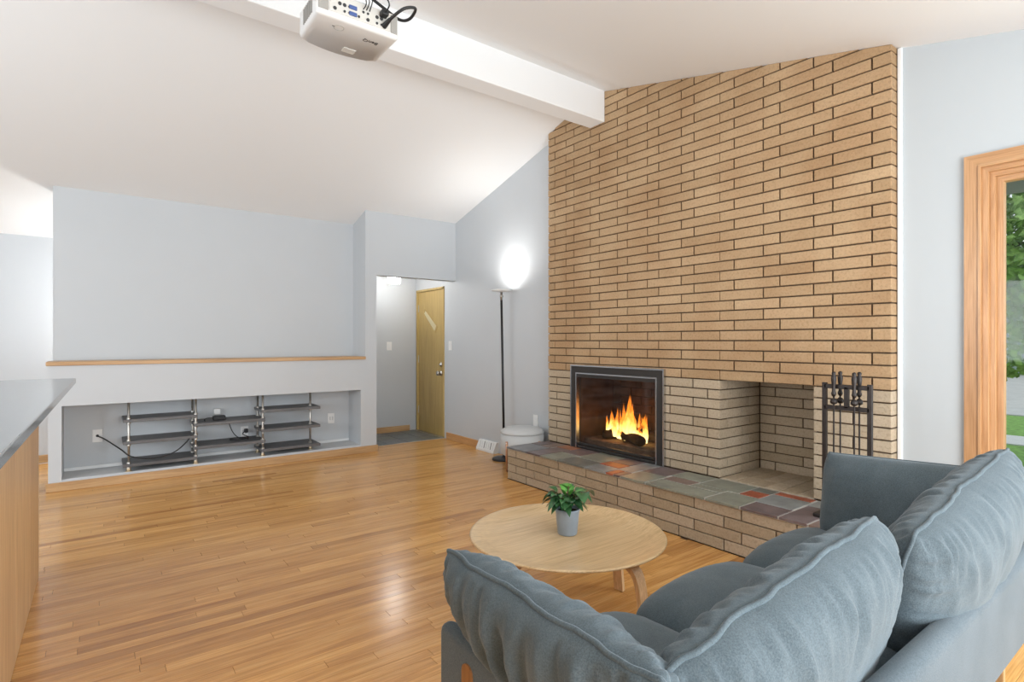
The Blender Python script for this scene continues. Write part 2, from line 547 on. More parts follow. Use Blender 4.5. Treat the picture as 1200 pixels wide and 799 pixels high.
# ceiling: two sloping slabs
def ceil_geo():
    T = 0.14
    ys = [YS - 0.2, RIDGE_Y, YH + 0.2]
    a = [(ys[0], zc(ys[0])), (ys[1], RIDGE_Z), (ys[1], RIDGE_Z + T), (ys[0], zc(ys[0]) + T)]
    b = [(ys[1], RIDGE_Z), (ys[2], zc(ys[2])), (ys[2], zc(ys[2]) + T), (ys[1], RIDGE_Z + T)]
    return join(prism(a, 'x', XL - 0.2, 4.05), prism(b, 'x', XL - 0.2, 4.05))
struct('ceiling', ceil_geo(), M['ceiling'], 'white vaulted ceiling sloping down from its ridge on both sides', 'ceiling')
struct('ceiling_beam', rbox(XL, XB - 0.001, 3.288, 3.462, 3.118, 3.40, 0.006), M['ceiling'],
       'white boxed ridge beam running into the brick wall', 'beam')

# lamp wall with the front door opening
DY0, DY1, DZ = 6.205, 6.975, 1.955
def yz_wall(x0, x1, cells):
    gs = []
    for (y0, y1, z0, z1) in cells:
        t0 = zc(y0) if z1 is None else z1
        t1 = zc(y1) if z1 is None else z1
        gs.append(prism([(y0, z0), (y1, z0), (y1, t1), (y0, t0)], 'x', x0, x1))
    return join(*gs)
struct('wall_east', yz_wall(XE, XE + 0.14, [(BY1 - 0.06, DY0, 0, None), (DY0, DY1, DZ, None), (DY1, YH + 0.1, 0, None)]),
       M['wall'], 'blue-grey wall behind the floor lamp, between brick wall and front door', 'wall')
# picture window wall
WY0, WY1, WZ0, WZ1 = -1.45, 0.805, 0.36, 2.126
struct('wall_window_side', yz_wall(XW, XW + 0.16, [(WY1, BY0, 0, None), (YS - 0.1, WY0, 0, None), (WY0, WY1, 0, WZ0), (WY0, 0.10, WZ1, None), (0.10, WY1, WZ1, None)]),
       M['wall_dimmed'], 'blue-grey wall around the wood-cased picture window', 'wall')
tag(obj('trim_1', rbox(XW - 0.016, XW + 0.001, 1.134, BY0 - 0.004, 0.0, zc(1.14), 0.004), M['white']),
    'thin white corner trim strip beside the brick wall', 'trim', kind='structure')
# north wall with the media niche and the entry header
NX0, NX1, NZ0, NZ1 = -0.243, 2.343, 0.085, 0.705
EX = 2.529
def north_geo():
    g = [box(-0.33, EX, YN, YU + 0.12, 0, NZ0),
         box(-0.33, NX0, YN, YU + 0.12, NZ0, NZ1), box(NX1, EX, YN, YU + 0.12, NZ0, NZ1),
         box(-0.33, EX, YN, YU + 0.12, NZ1, 1.045),
         box(NX0, NX1, YU, YU + 0.12, NZ0, NZ1)]
    def yz(x0, x1, y0, y1, z0):
        return prism([(y0, z0), (y1, z0), (y1, zc(y1)), (y0, zc(y0))], 'x', x0, x1)
    g += [yz(-0.318, 2.397, YU, YU + 0.12, 1.045), yz(2.397, EX, YN, YU + 0.12, 1.045), yz(EX, XE, YN, YN + 0.12, 2.0)]
    return join(*g)
struct('wall_north', north_geo(), M['wall'], 'blue-grey wall with low media niche, recessed upper face and header over entry', 'wall')
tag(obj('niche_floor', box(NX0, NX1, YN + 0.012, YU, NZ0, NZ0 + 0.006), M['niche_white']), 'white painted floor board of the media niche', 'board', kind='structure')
tag(obj('baseboard_niche', rbox(NX0, NX1, YU - 0.014, YU, NZ0 + 0.006, NZ0 + 0.035, 0.004), M['white']), 'small white baseboard along the back of the media niche', 'baseboard', kind='structure')
tag(obj('trim_ledge', rbox(-0.345, 2.397, YN - 0.016, YU, 1.044, 1.077, 0.005), M['trim']), 'long oak cap along the ledge above the media niche', 'ledge', kind='structure')
tag(obj('baseboard_north', rbox(-0.345, EX + 0.012, YN - 0.014, YN, 0.0, 0.074, 0.004), M['trim']), 'oak baseboard under the media niche', 'baseboard', kind='structure')
# entry vestibule
tag(obj('wall_entry', join(box(EX - 0.12, EX, YU + 0.12, 7.0, 0, 2.2), box(EX - 0.12, XE, 7.0, 7.10, 0, 2.2)), M['wall']),
    'blue-grey entry walls beside the front door', 'wall', kind='structure')
tag(obj('ceiling_entry', box(EX - 0.12, XE, YN + 0.12, 7.1, 2.16, 2.22), M['ceiling']), 'low white ceiling over the entry', 'ceiling', kind='structure')
tag(obj('baseboard_entry', rbox(EX, XE - 0.10, 6.986, 7.0, 0, 0.085, 0.004), M['trim']), 'oak baseboard on the entry back wall', 'baseboard', kind='structure')
tag(obj('baseboard_east', rbox(XE - 0.014, XE, 5.36, 6.14, 0, 0.086, 0.004), M['trim_y']), 'oak baseboard under the lamp wall up to the floor vent', 'baseboard', kind='structure')
# hall, kitchen side and the wall behind the camera
struct('wall_hall', box(XL, EX - 0.12, YH, YH + 0.1, 0, zc(YH)), M['wall'], 'pale hall wall beyond the end of the ledge', 'wall')
tag(obj('baseboard_hall', rbox(XL, EX - 0.2, YH - 0.014, YH, 0, 0.085, 0.004), M['trim']), 'oak baseboard along the hall wall', 'baseboard', kind='structure')
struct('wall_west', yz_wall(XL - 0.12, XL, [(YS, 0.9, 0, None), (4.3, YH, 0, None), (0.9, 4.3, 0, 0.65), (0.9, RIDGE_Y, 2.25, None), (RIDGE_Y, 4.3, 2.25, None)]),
       M['wall_dimmed'], 'kitchen wall with added wide window opening', 'wall')
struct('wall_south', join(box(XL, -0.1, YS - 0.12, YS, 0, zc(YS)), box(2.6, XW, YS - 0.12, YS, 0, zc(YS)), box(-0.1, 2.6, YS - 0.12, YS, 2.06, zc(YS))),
       M['wall_dimmed'], 'wall with patio door opening facing the hearth', 'wall')

# ------------------------------------------------------------------ floor with separate strip-oak planks
fl = thing('floor', (0, 0, 0), 'glossy honey oak strip floor', 'floor', kind='structure')
obj('subfloor', box(XL, XE + 0.1, YS - 0.1, YH, -0.06, -0.004), M['subfloor'], fl)
def plank_geo(x0, x1, y0, y1):
    g = 0.0006
    return slab([(x0 + g, y0 + g), (x1 - g, y0 + g), (x1 - g, y1 - g), (x0 + g, y1 - g)], (0, 0, 0), (1, 0, 0), (0, 1, 0), (0, 0, 1), 0.008, 0.0007)
planks = []
PW = 0.0572
rp = random.Random(11)
y = -1.78
while y < YH - PW:
    x = -1.3 - rp.random() * 0.8
    xe = XE
    ym = y + PW / 2
    if ym > YN and ym < YU + 0.12: xe = -0.33
    if ym >= YU + 0.12: xe = EX - 0.12
    spans = []
    while x < xe:
        L = rp.choice([0.35, 0.5, 0.65, 0.8, 0.95, 1.1, 1.3, 1.6]) * rp.uniform(0.85, 1.15)
        x2 = min(x + L, xe)
        spans.append((x, x2)); x = x2
    if YN < ym < 6.2:      # strip between header and slate
        spans.append((EX, XE))
    for a, b in spans:
        if BY0 < ym < 4.03:
            b = min(b, 2.975)
        if b - a < 0.03: continue
        r = rp.random()
        cx = (a + b) / 2
        vis = 0.0
        for t in (0.1, 0.3, 0.5, 0.7, 0.9):
            p = (a + t * (b - a), ym, 0)
            if in_view(p):
                hid = (0.66 < p[0] < 2.5 and 0.2 < ym < 1.2) or (p[0] < -0.25 and ym < 3.85)
                if not hid:
                    vis += 0.2 * (b - a) * PW / scr(*p)[2] ** 3
        planks.append((vis, a, b, y, y + PW, r))
    y += PW
planks.sort(key=lambda q: -q[0])
PM = M['floor']
for i, (v_, a, b, y0, y1, r) in enumerate(planks[:300]):
    obj('plank', plank_geo(a, b, y0, y1), PM, fl, rnd=r)
V, F, R_ = [], [], []
for (v_, a, b, y0, y1, r) in planks[300:]:
    g = plank_geo(a, b, y0, y1)
    n = len(V); V += g[0]; F += [tuple(i + n for i in f) for f in g[1]]; R_ += [r] * len(g[1])
tag(obj('plank_field', (V, F), PM, fl, rnd=R_), kind='stuff')
# entry slate
en = thing('floor_entry', (3.05, 6.6, 0), 'dark slate tile floor of the entry by the door', 'floor', kind='structure')
obj('grout_bed', box(EX, XE, 6.2, 7.0, -0.004, 0.003), M['grout'], en)
for i in range(4):
    for j in range(3):
        x0 = EX + 0.26 * i; y0 = 6.2 + 0.267 * j
        obj('slate_tile', slab([(x0 + .003, y0 + .003), (x0 + .257, y0 + .003), (x0 + .257, y0 + .264), (x0 + .003, y0 + .264)], (0, 0, 0.008), (1, 0, 0), (0, 1, 0), (0, 0, 1), 0.008, 0.002),
            SL[['entry', 'blue', 'entry', 'dgreen'][(i + 2 * j) % 4]], en)

# ------------------------------------------------------------------ brick chimney wall
CZ, CK = 2.835, 0.0688                # z of course line 0, course height
OPY0, OPY1, OPZ = 2.70, 3.655, 0.977  # fire insert opening
NIY0, NIY1, NIX = 1.571, 2.203, 3.99  # wood store
HT = 0.292                            # hearth tile top
wb = thing('wall_chimney', (XB, 2.6, 0), 'full-height tan roman-brick chimney wall', 'brick wall', kind='structure')
def backing():
    x0, x1 = XB + 0.014, XE + 0.02
    cells = [(BY0 + .006, NIY0 - .012, 0.0, None), (NIY0 - .012, NIY1 + .012, OPZ + .008, None), (NIY1 + .012, OPY0, 0.0, None), (OPY0, RIDGE_Y, OPZ + .005, None), (RIDGE_Y, OPY1, OPZ + .005, None), (OPY1, BY1 - .006, 0.0, None)]
    g = yz_wall(x0, x1, cells)
    m = 0.06
    nb = join(box(NIX + .008, NIX + m, NIY0 - m, NIY1 + m, .2, OPZ + m), box(x1 - .02, NIX + .01, NIY1 + .008, NIY1 + m, .2, OPZ + m),
              box(x1 - .02, NIX + .01, NIY0 - m, NIY0 - .008, .2, OPZ + m), box(XB + .02, NIX + .01, NIY0, NIY1, OPZ + .002, OPZ + m),
              box(XB + 0.012, NIX + .01, NIY0 - .01, NIY1 + .01, .2, HT - .006))
    return join(g, nb)
obj('mortar_backing', backing(), M['mortar'], wb)
Bj = [1.258 + 0.3154 * n for n in range(9)]
Aj = [3.672 - 0.3154 * n for n in range(8)] + [3.936]
bricks = []   # (visible size, geo, random, material)
rb = random.Random(3)
def wall_brick(y0, y1, z0, z1, thick, pale):
    h, bd = 0.0052, 0.0042
    yy0 = y0 + (h if y0 > BY0 + .001 and abs(y0 - NIY1) > .002 else 0)
    yy1 = y1 - (h if y1 < BY1 - .001 and abs(y1 - NIY0) > .002 else 0)
    poly = [(yy0, z0 + bd), (yy1, z0 + bd), (yy1, z1 - bd), (yy0, z1 - bd)]
    poly = clip(poly, KL, 1, RIDGE_Z + KL * RIDGE_Y - 0.001)
    poly = clip(poly, -KR, 1, RIDGE_Z - KR * RIDGE_Y - 0.001)
    if len(poly) < 3: return
    ar = abs(sum(poly[i][0] * poly[(i + 1) % len(poly)][1] - poly[(i + 1) % len(poly)][0] * poly[i][1] for i in range(len(poly)))) / 2
    if ar < 2e-4: return
    jx = rb.uniform(-0.0015, 0.0015)
    ends = (y0 < BY0 + .001) or (y1 > BY1 - .001)
    if ends: jx += rb.uniform(-.001, .001)
    g = slab(poly, (XB + jx, 0, 0), (0, 1, 0), (0, 0, 1), (-1, 0, 0), thick, 0.0025)
    s = scr(XB, (yy0 + yy1) / 2, (z0 + z1) / 2)
    vis = ar / s[2] ** 2 if -40 < s[0] < 1240 and -40 < s[1] < 830 else 0
    if 3.288 < (yy0 + yy1) / 2 < 3.46 and z0 > 3.118: vis = 0
    bricks.append((vis, g, min(1, max(0, rb.gauss(.5, .17))), M['brick_pale'] if pale else M['brick']))
def course(y0, y1, joints, k, base=0.03):
    z1, z0 = CZ - k * CK, CZ - (k + 1) * CK
    if k == 36: z0 = HT + 0.004
    js = [y0] + sorted(j for j in joints if y0 + .03 < j < y1 - .03) + [y1]
    for a, b in zip(js, js[1:]):
        th = base
        if a < BY0 + .001: th = XW - XB + 0.02
        if b > BY1 - .001: th = XE - XB + 0.005
        if k >= 27 and abs(a - NIY1) < .002: th = 0.10 if k % 2 else 0.285
        if k >= 27 and abs(b - NIY0) < .002: th = 0.12
        wall_brick(a, b, z0, z1, th, k >= 27)
for k in range(-9, 37):
    odd = k % 2 == 1
    if k < 27:
        course(BY0, BY1, Aj if odd else Bj, k)
    else:
        course(BY0, NIY0, [1.465 - .11] if odd else [1.258], k)
        course(NIY1, OPY0, [2.419] if odd else [2.30, 2.62], k)
        course(OPY1, BY1, [] if odd else [3.908], k)
bricks.sort(key=lambda q: -q[0])
inner = []
for k in range(27, 37):   # wood store: side and back
    z1, z0 = CZ - k * CK - .0032, CZ - (k + 1) * CK + .0032
    if k == 36: z0 = HT - .002
    sp = [(3.567, 3.845), (3.853, 3.985)] if k % 2 else [(3.753, 3.985)]
    for a, b in sp:
        inner.append((slab([(a, z0), (b, z0), (b, z1), (a, z1)], (0, NIY1, 0), (1, 0, 0), (0, 0, 1), (0, -1, 0), .03, .0025), rb.random()))
        inner.append((slab([(a, z0), (b, z0), (b, z1), (a, z1)], (0, NIY0, 0), (1, 0, 0), (0, 0, 1), (0, 1, 0), .03, .0025), rb.random()))
    js = [NIY0, 1.769, 2.084, NIY1] if k % 2 == 0 else [NIY0, 1.884, NIY1]
    for a, b in zip(js, js[1:]):
        inner.append((slab([(a + .004, z0), (b - .004, z0), (b - .004, z1), (a + .004, z1)], (NIX, 0, 0), (0, 1, 0), (0, 0, 1), (-1, 0, 0), .03, .0025), rb.random()))
n_sep = 300 - len(inner)
for (v_, g, r, m_) in bricks[:n_sep]:
    obj('brick', g, m_, wb, rnd=r)
for g, r in inner:
    obj('brick', g, M['brick_pale'], wb, rnd=r)
V, F, R_, MI_ = [], [], [], []
for (v_, g, r, m_) in bricks[n_sep:]:
    n = len(V); V += g[0]; F += [tuple(i + n for i in f) for f in g[1]]; R_ += [r] * len(g[1])
    MI_ += [1 if m_ is M['brick_pale'] else 0] * len(g[1])
bf = tag(obj('brick_field', (V, F), [M['brick'], M['brick_pale']], wb, rnd=R_), kind='stuff')
bf.data.polygons.foreach_set('material_index', MI_)
# paver floor of the wood store
ws = thing('floor_wood_store', (3.72, 1.9, HT), 'dusty pale brick floor inside the open wood store', 'floor', kind='structure')
obj('mortar_bed', box(XB + .005, NIX, NIY0, NIY1, HT - .006, HT + .004), M['mortar_pale'], ws)
for i in range(3):
    for j in range(6):
        x0 = XB + .01 + i * .175; y0 = NIY0 + .003 + j * .1045
        obj('paver', slab([(x0, y0), (x0 + .170, y0), (x0 + .170, y0 + .100), (x0, y0 + .100)], (0, 0, HT + .007), (1, 0, 0), (0, 1, 0), (0, 0, 1), .006, .002), M['brick_pale'], ws, rnd=rb.random())

# ------------------------------------------------------------------ raised hearth
hx0 = 2.98
he = thing('hearth', (3.22, 2.6, 0), 'raised brick hearth bench topped with multicolour slate tiles', 'hearth')
obj('core', box(hx0 + .012, XB + .005, BY0 + .008, 4.03, 0, 0.280), M['mortar'], he)
obj('grout_bed', box(2.972, XB + .004, BY0 + .002, 4.034, 0.274, 0.2885), M['grout'], he)
J1 = [3.912, 3.656] + [3.348 - .318 * n for n in range(8)]
J2 = [3.768, 3.457] + [3.142 - .318 * n for n in range(8)]
for r_i in range(4):
    z1 = 0.2745 - r_i * 0.0688; z0 = z1 - 0.0688 if r_i < 3 else 0.0
    js = [BY0] + sorted(j for j in (J1 if r_i % 2 == 0 else J2) if j > BY0 + .04) + [4.036]
    for a, b in zip(js, js[1:]):
        endb = b > 4.03
        g = slab([(a + .004, z0 + .003), (b - (0 if endb else .004), z0 + .003), (b - (0 if endb else .004), z1 - .003), (a + .004, z1 - .003)],
                 (hx0 + rb.uniform(-.0015, .0015), 0, 0), (0, 1, 0), (0, 0, 1), (-1, 0, 0), .10 if endb else .03, .0025)
        obj('brick', g, M['brick_pale'], he, rnd=rb.random())
    xs = [hx0 + .10, 3.28, XB]
    for a, b in zip(xs, xs[1:]):
        obj('brick', slab([(a + .004, z0 + .003), (b - .004, z0 + .003), (b - .004, z1 - .003), (a + .004, z1 - .003)], (0, 4.036, 0), (1, 0, 0), (0, 0, 1), (0, 1, 0), .03, .0025), M['brick_pale'], he, rnd=rb.random())
tiles = [(3.745, 4.034, 2.965, 3.245, 'blue'), (3.90, 4.034, 3.25, 3.46, 'purple'), (3.76, 3.895, 3.25, 3.46, 'brown'), (3.565, 3.74, 2.965, 3.32, 'purple'), (3.565, 3.755, 3.325, 3.46, 'orange'),
         (3.35, 3.56, 2.965, 3.212, 'green'), (3.34, 3.56, 3.218, 3.46, 'purple'), (3.037, 3.345, 2.965, 3.17, 'dgreen'), (3.045, 3.335, 3.176, 3.46, 'green'),
         (2.815, 3.032, 2.965, 3.13, 'grey'), (2.836, 3.04, 3.136, 3.264, 'red'), (2.84, 3.04, 3.27, 3.46, 'purple'), (2.742, 2.81, 2.965, 3.10, 'red'), (2.676, 2.737, 2.965, 3.10, 'purple'),
         (2.687, 2.831, 3.106, 3.46, 'grey'), (2.45, 2.67, 2.965, 3.207, 'green'), (2.468, 2.682, 3.213, 3.46, 'purple'), (1.995, 2.445, 2.965, 3.14, 'green'), (2.228, 2.44, 3.146, 3.262, 'brown'),
         (2.216, 2.462, 3.268, 3.46, 'green'), (1.92, 2.21, 3.225, 3.46, 'green'), (1.992, 2.222, 3.146, 3.219, 'green'), (1.762, 1.987, 2.965, 3.215, 'green'), (1.782, 1.912, 3.221, 3.348, 'red'),
         (1.782, 1.914, 3.354, 3.46, 'dgreen'), (1.553, 1.776, 3.387, 3.46, 'red'), (1.545, 1.776, 3.146, 3.381, 'grey'), (1.537, 1.756, 2.965, 3.14, 'purple'), (1.38, 1.531, 2.965, 3.30, 'purple'),
         (1.166, 1.374, 2.965, 3.30, 'brown'), (1.38, 1.539, 3.306, 3.46, 'grey'), (1.166, 1.374, 3.306, 3.46, 'dgreen')]
for (y0, y1, x0, x1, k) in tiles:
    g_ = .0028
    obj('slate_tile', slab([(x0 + (g_ if x0 > 2.97 else 0), y0 + g_), (x1 - g_, y0 + g_), (x1 - g_, y1 - g_), (x0 + (g_ if x0 > 2.97 else 0), y1 - g_)], (0, 0, HT + rb.uniform(-.001, .001)), (1, 0, 0), (0, 1, 0), (0, 0, 1), .014, .0015), SL[k], he)

# ------------------------------------------------------------------ fire insert
def frame_yz(y0, y1, z0, z1, w, x0, x1, bottom=True, wb_=None):
    """rectangular frame in a y-z plane, outer y0..y1 z0..z1"""
    wb2 = w if wb_ is None else wb_
    g = [prism([(y0, z0), (y0 + w, z0 + (wb2 if bottom else 0)), (y0 + w, z1 - w), (y0, z1)], 'x', x0, x1),
         prism([(y1, z0), (y1, z1), (y1 - w, z1 - w), (y1 - w, z0 + (wb2 if bottom else 0))], 'x', x0, x1),
         prism([(y0, z1), (y0 + w, z1 - w), (y1 - w, z1 - w), (y1, z1)], 'x', x0, x1)]
    if bottom:
        g.append(prism([(y0, z0), (y1, z0), (y1 - w, z0 + wb2), (y0 + w, z0 + wb2)], 'x', x0, x1))
    return join(*g)
fi = thing('fireplace_insert', (3.5, 3.17, HT + .002), 'gunmetal framed fireplace insert with glass doors and lit fire', 'fireplace')
FY0, FY1, FZ0, FZ1 = 2.655, 3.692, HT + .002, 1.036
obj('surround', frame_yz(FY0 + .012, FY1 - .012, FZ0, FZ1 - .012, .058, 3.442, 3.50, False), M['gunmetal'], fi)
obj('outer_trim', frame_yz(FY0, FY1, FZ0, FZ1, .012, 3.434, 3.46, False), M['chrome'], fi)
obj('inner_trim', frame_yz(FY0 + .068, FY1 - .068, FZ0, FZ1 - .068, .012, 3.434, 3.47, False), M['chrome'], fi)
obj('louver', join(rbox(3.45, 3.475, FY0 + .08, FY1 - .08, .925, .955, .004), rbox(3.462, 3.49, FY0 + .08, FY1 - .08, .955, .962, .001)), M['gunmetal'], fi)
obj('door_rail', join(rbox(3.445, 3.475, FY0 + .08, FY1 - .08, FZ0 + .002, .318, .004), rbox(3.455, 3.48, FY0 + .08, FY1 - .08, .322, .345, .004)), M['gunmetal'], fi)
gy = [FY0 + .08 + (FY1 - FY0 - .16) * i / 4 for i in range(5)]
for a, b in zip(gy, gy[1:]):
    obj('glass_pane', box(3.466, 3.470, a + .0012, b - .0012, .346, .924), M['fireglass'], fi)
by0, by1, bx1 = OPY0 + .005, OPY1 - .005, 3.96
fz = 0.365
obj('firebox', join(box(bx1, bx1 + .03, by0, by1, .2, 1.0), box(3.50, bx1, by1, by1 + .03, .2, 1.0), box(3.50, bx1, by0 - .03, by0, .2, 1.0), box(3.50, bx1, by0, by1, .97, 1.0), box(3.472, bx1, by0, by1, .2, .30)), M['soot'], fi)
# fire bricks on the back and sides of the box
for k in range(8):
    z0 = fz + k * .076
    ys = [by0, by0 + .24, by0 + .48, by0 + .72, by1] if k % 2 else [by0, by0 + .12, by0 + .36, by0 + .60, by0 + .84, by1]
    for a, b in zip(ys, ys[1:]):
        obj('fire_brick', slab([(a + .004, z0 + .004), (b - .004, z0 + .004), (b - .004, z0 + .072), (a + .004, z0 + .072)], (bx1 - .012, 0, 0), (0, 1, 0), (0, 0, 1), (-1, 0, 0), .012, .003), M['soot'], fi)
obj('ash_bed', join(rbox(3.575, bx1 - .012, by0, by1, .30, fz, .01)), M['ash'], fi)

def log_geo(p0, p1, r, seed):
    p0, p1 = Vector(p0), Vector(p1)
    pts, rad = [], []
    for i in range(13):
        t = i / 12
        p = p0.lerp(p1, t) + Vector((noise.noise((t * 3, seed, 0)), noise.noise((t * 3, seed, 5)), noise.noise((t * 3, seed, 9)))) * .012
        pts.append(p); rad.append(r * (1 + .18 * noise.noise((t * 5, seed, 2))) * (0.86 if i in (0, 12) else 1))
    V, F = tube(pts, rad, 12)
    V = [tuple(Vector(v) + Vector((noise.noise((v[0] * 40, v[1] * 40, v[2] * 40 + seed)),) * 3) * .004) for v in V]
    return V, F
LG = 'charred logs in the fireplace insert'
def make_log(p0, p1, r, seed, label):
    o = obj('fire_log', log_geo(p0, p1, r, seed), M['log'], None, True, loc=(p0[0], p0[1], fz))
    tag(o, label, 'log')
make_log((3.66, 3.50, fz + .045), (3.84, 3.34, fz + .05), .042, 1, 'short charred log with round end at the left of the fire')
make_log((3.62, 3.02, fz + .048), (3.74, 3.32, fz + .05), .046, 2, 'thick charred log slanting across the front of the fire')
make_log((3.72, 3.06, fz + .115), (3.80, 3.42, fz + .13), .040, 3, 'charred log lying across the top of the burning stack')
make_log((3.86, 2.98, fz + .05), (3.88, 3.45, fz + .05), .045, 4, 'charred log lying along the firebox back behind the flames')
def flame_geo(c, h, w, seed, lean):
    n, m = 14, 10
    V, F, H = [], [], []
    for i in range(n + 1):
        t = i / n
        rr = w * (math.sin(math.pi * min(1, (t * .93 + .12)) ** .72) ** .9) * (1 - .35 * t)
        ox = lean * t * t + .25 * w * 2 * noise.noise((seed * 3.1, t * 3.4, 0)) * t
        oy = .25 * w * noise.noise((seed * 1.7, t * 3.0, 4)) * t
        for k in range(m):
            a = 2 * math.pi * k / m
            q = 1 + .22 * noise.noise((math.cos(a) * 1.2 + seed, math.sin(a) * 1.2, t * 3))
            V.append((c[0] + oy + rr * .55 * q * math.cos(a), c[1] + ox + rr * q * math.sin(a), c[2] + h * t)); H.append(t)
    for i in range(n):
        for k in range(m):
            l = (k + 1) % m
            F.append((i * m + k, i * m + l, (i + 1) * m + l, (i + 1) * m + k))
    return V, F, H
fr = thing('fire', (3.72, 3.25, fz), 'bright yellow orange fire burning over charred logs', 'fire')
rf = random.Random(5)
fspec = [(3.50, .10, .026, .0), (3.46, .19, .034, .01), (3.42, .14, .035, -.01), (3.38, .16, .03, .012), (3.345, .20, .036, .0), (3.31, .15, .045, -.005), (3.28, .24, .045, -.012), (3.25, .37, .052, -.02),
         (3.225, .31, .045, .005), (3.19, .22, .05, -.01), (3.15, .17, .045, -.015), (3.11, .21, .04, .0), (3.075, .24, .036, .004), (3.035, .16, .03, .008), (3.33, .10, .05, 0), (3.21, .12, .06, 0), (3.10, .11, .05, 0), (3.42, .08, .045, 0), (3.48, .15, .02, .01), (3.40, .22, .022, -.015), (3.36, .24, .02, .012), (3.30, .27, .024, .01), (3.265, .32, .026, .018), (3.20, .29, .024, -.012), (3.17, .25, .022, .01), (3.13, .24, .022, -.01), (3.09, .19, .024, .012), (3.05, .21, .02, -.008)]
for i, (yy, h, w, ln) in enumerate(fspec):
    g = flame_geo((3.715 + rf.uniform(-.03, .035), yy, fz + .01 + rf.uniform(0, .05)), h * 1.12, w, i + 1, ln)
    o = obj('flame', (g[0], g[1]), M['flame'], fr, True)
    a = o.data.attributes.new('hgt', 'FLOAT', 'POINT'); a.data.foreach_set('value', g[2])
pl = bpy.data.lights.new('fire_glow', 'POINT'); pl.energy = 0.8; pl.color = (1.0, 0.42, 0.10); pl.shadow_soft_size = .12
po = bpy.data.objects.new('fire_glow', pl); po.location = (3.66, 3.24, fz + .22); COL.objects.link(po)

# ------------------------------------------------------------------ fireplace tools
def tool_set():
    x = 3.22
    t = thing('fireplace_tool_set', (x, 1.285, HT), 'black wrought-iron fireplace tool stand with four tools on the hearth', 'fireplace tools')
    y0, y1, zt = 1.178, 1.402, 1.022
    b = .011
    for yy in (y0, y1):
        obj('post', rbox(x - b, x + b, yy - b, yy + b, HT + .02, zt, .002), M['iron'], t)
    for z in (zt - .02, zt - .135):
        obj('crossbar', rbox(x - b, x + b, y0, y1, z - .012, z + .012, .002), M['iron'], t)
    obj('divider', rbox(x - b, x + b, 1.279, 1.301, zt - .135, zt - .02, .002), M['iron'], t)
    obj('base', rbox(x - .10, x + .10, y0 - .02, y1 + .02, HT + .001, HT + .022, .004), M['iron'], t)
    for i, (yy, dx, ends) in enumerate([(1.341, -.035, 'poker'), (1.337, .035, 'tongs'), (1.240, -.035, 'shovel'), (1.242, .035, 'brush')]):
        xx = x + dx
        tl = obj('tool_rod', tube([(xx, yy, HT + .10), (xx, yy, zt - .05)], .0045, 8), M['iron'], t)
        obj('tool_handle', lathe([(.004, 0), (.012, .012), (.013, .02), (.009, .03), (.008, .05), (.011, .075), (.0135, .10), (.012, .112), (.008, .118), (.0105, .124), (.0105, .132), (.004, .138)], (xx, yy, zt - .075), 12), M['iron'], tl, True)
        obj('collar', lathe([(.006, 0), (.016, .006), (.018, .018), (.012, .03), (.006, .034)], (xx, yy, zt - .115), 12), M['iron'], tl, True)
        if ends == 'poker': obj('tool_tip', tube([(xx, yy, HT + .11), (xx, yy, HT + .05), (xx, yy - .02, HT + .07)], [.006, .004, .002], 6), M['iron'], tl)
        if ends == 'tongs': obj('tool_tip', join(tube([(xx, yy, HT + .3), (xx, yy + .02, HT + .15), (xx, yy + .004, HT + .05)], .004, 6), tube([(xx, yy, HT + .3), (xx, yy - .02, HT + .15), (xx, yy - .004, HT + .05)], .004, 6)), M['iron'], tl)
        if ends == 'shovel': obj('tool_tip', rbox(xx - .006, xx + .006, yy - .045, yy + .045, HT + .03, HT + .15, .003), M['iron'], tl)
        if ends == 'brush': obj('tool_tip', lathe([(.01, .0), (.03, .0), (.026, .08), (.012, .10), (.005, .11)], (xx, yy, HT + .03), 14), M['iron'], tl)
tool_set()

# ------------------------------------------------------------------ front door
DX = XE + .012
d = thing('door_1', (XE, 6.6, 0), 'yellow birch flush front door with slanted slit window', 'door', kind='structure')
obj('door_frame', join(rbox(XE - .012, XE + .06, DY0, DY0 + .03, 0, DZ, .003), rbox(XE - .012, XE + .06, DY1 - .03, DY1, 0, DZ, .003), rbox(XE - .012, XE + .06, DY0, DY1, DZ - .03, DZ, .003)), M['door'], d)
obj('door_slab', rbox(DX, DX + .045, DY0 + .032, DY1 - .032, .01, DZ - .032, .002), M['door'], d)
q = [(6.80, 1.64), (6.76, 1.69), (6.405, 1.44), (6.465, 1.355)]
def quad_frame(q, w, x0, x1):
    c = Vector((sum(p[0] for p in q) / 4, sum(p[1] for p in q) / 4))
    inn = []
    for p in q:
        v = Vector(p) - c
        inn.append(tuple(c + v * (1 - w / v.length * 1.3)))
    gs = []
    for i in range(4):
        j = (i + 1) % 4
        gs.append(prism([q[i], q[j], inn[j], inn[i]], 'x', x0, x1))
    return join(*gs), inn
gq, inn = quad_frame(q, .022, DX - .008, DX + .004)
wf = obj('slit_window_frame', gq, M['door'], d)
obj('slit_pane', prism(inn, 'x', DX - .002, DX + .002), M['frost'], wf)
for zz in (.30, 1.0, 1.70):
    obj('hinge', rbox(DX - .006, DX + .006, DY1 - .040, DY1 - .022, zz - .05, zz + .05, .002), M['silver'], d)
kb = obj('knob', lathe([(.032, 0), (.032, -.006), (.012, -.008), (.012, -.03), (.026, -.036), (.031, -.05), (.026, -.062), (.004, -.066)], (DX, 6.315, .83), 20, 'x'), M['silver'], d, True)
obj('deadbolt', lathe([(.028, 0), (.026, -.012), (.012, -.014), (.010, -.03), (.002, -.031)], (DX, 6.305, .945), 20, 'x'), M['silver'], d, True)
obj('threshold', rbox(XE - .05, XE + .06, DY0, DY1, .0, .012, .003), M['silver'], d)

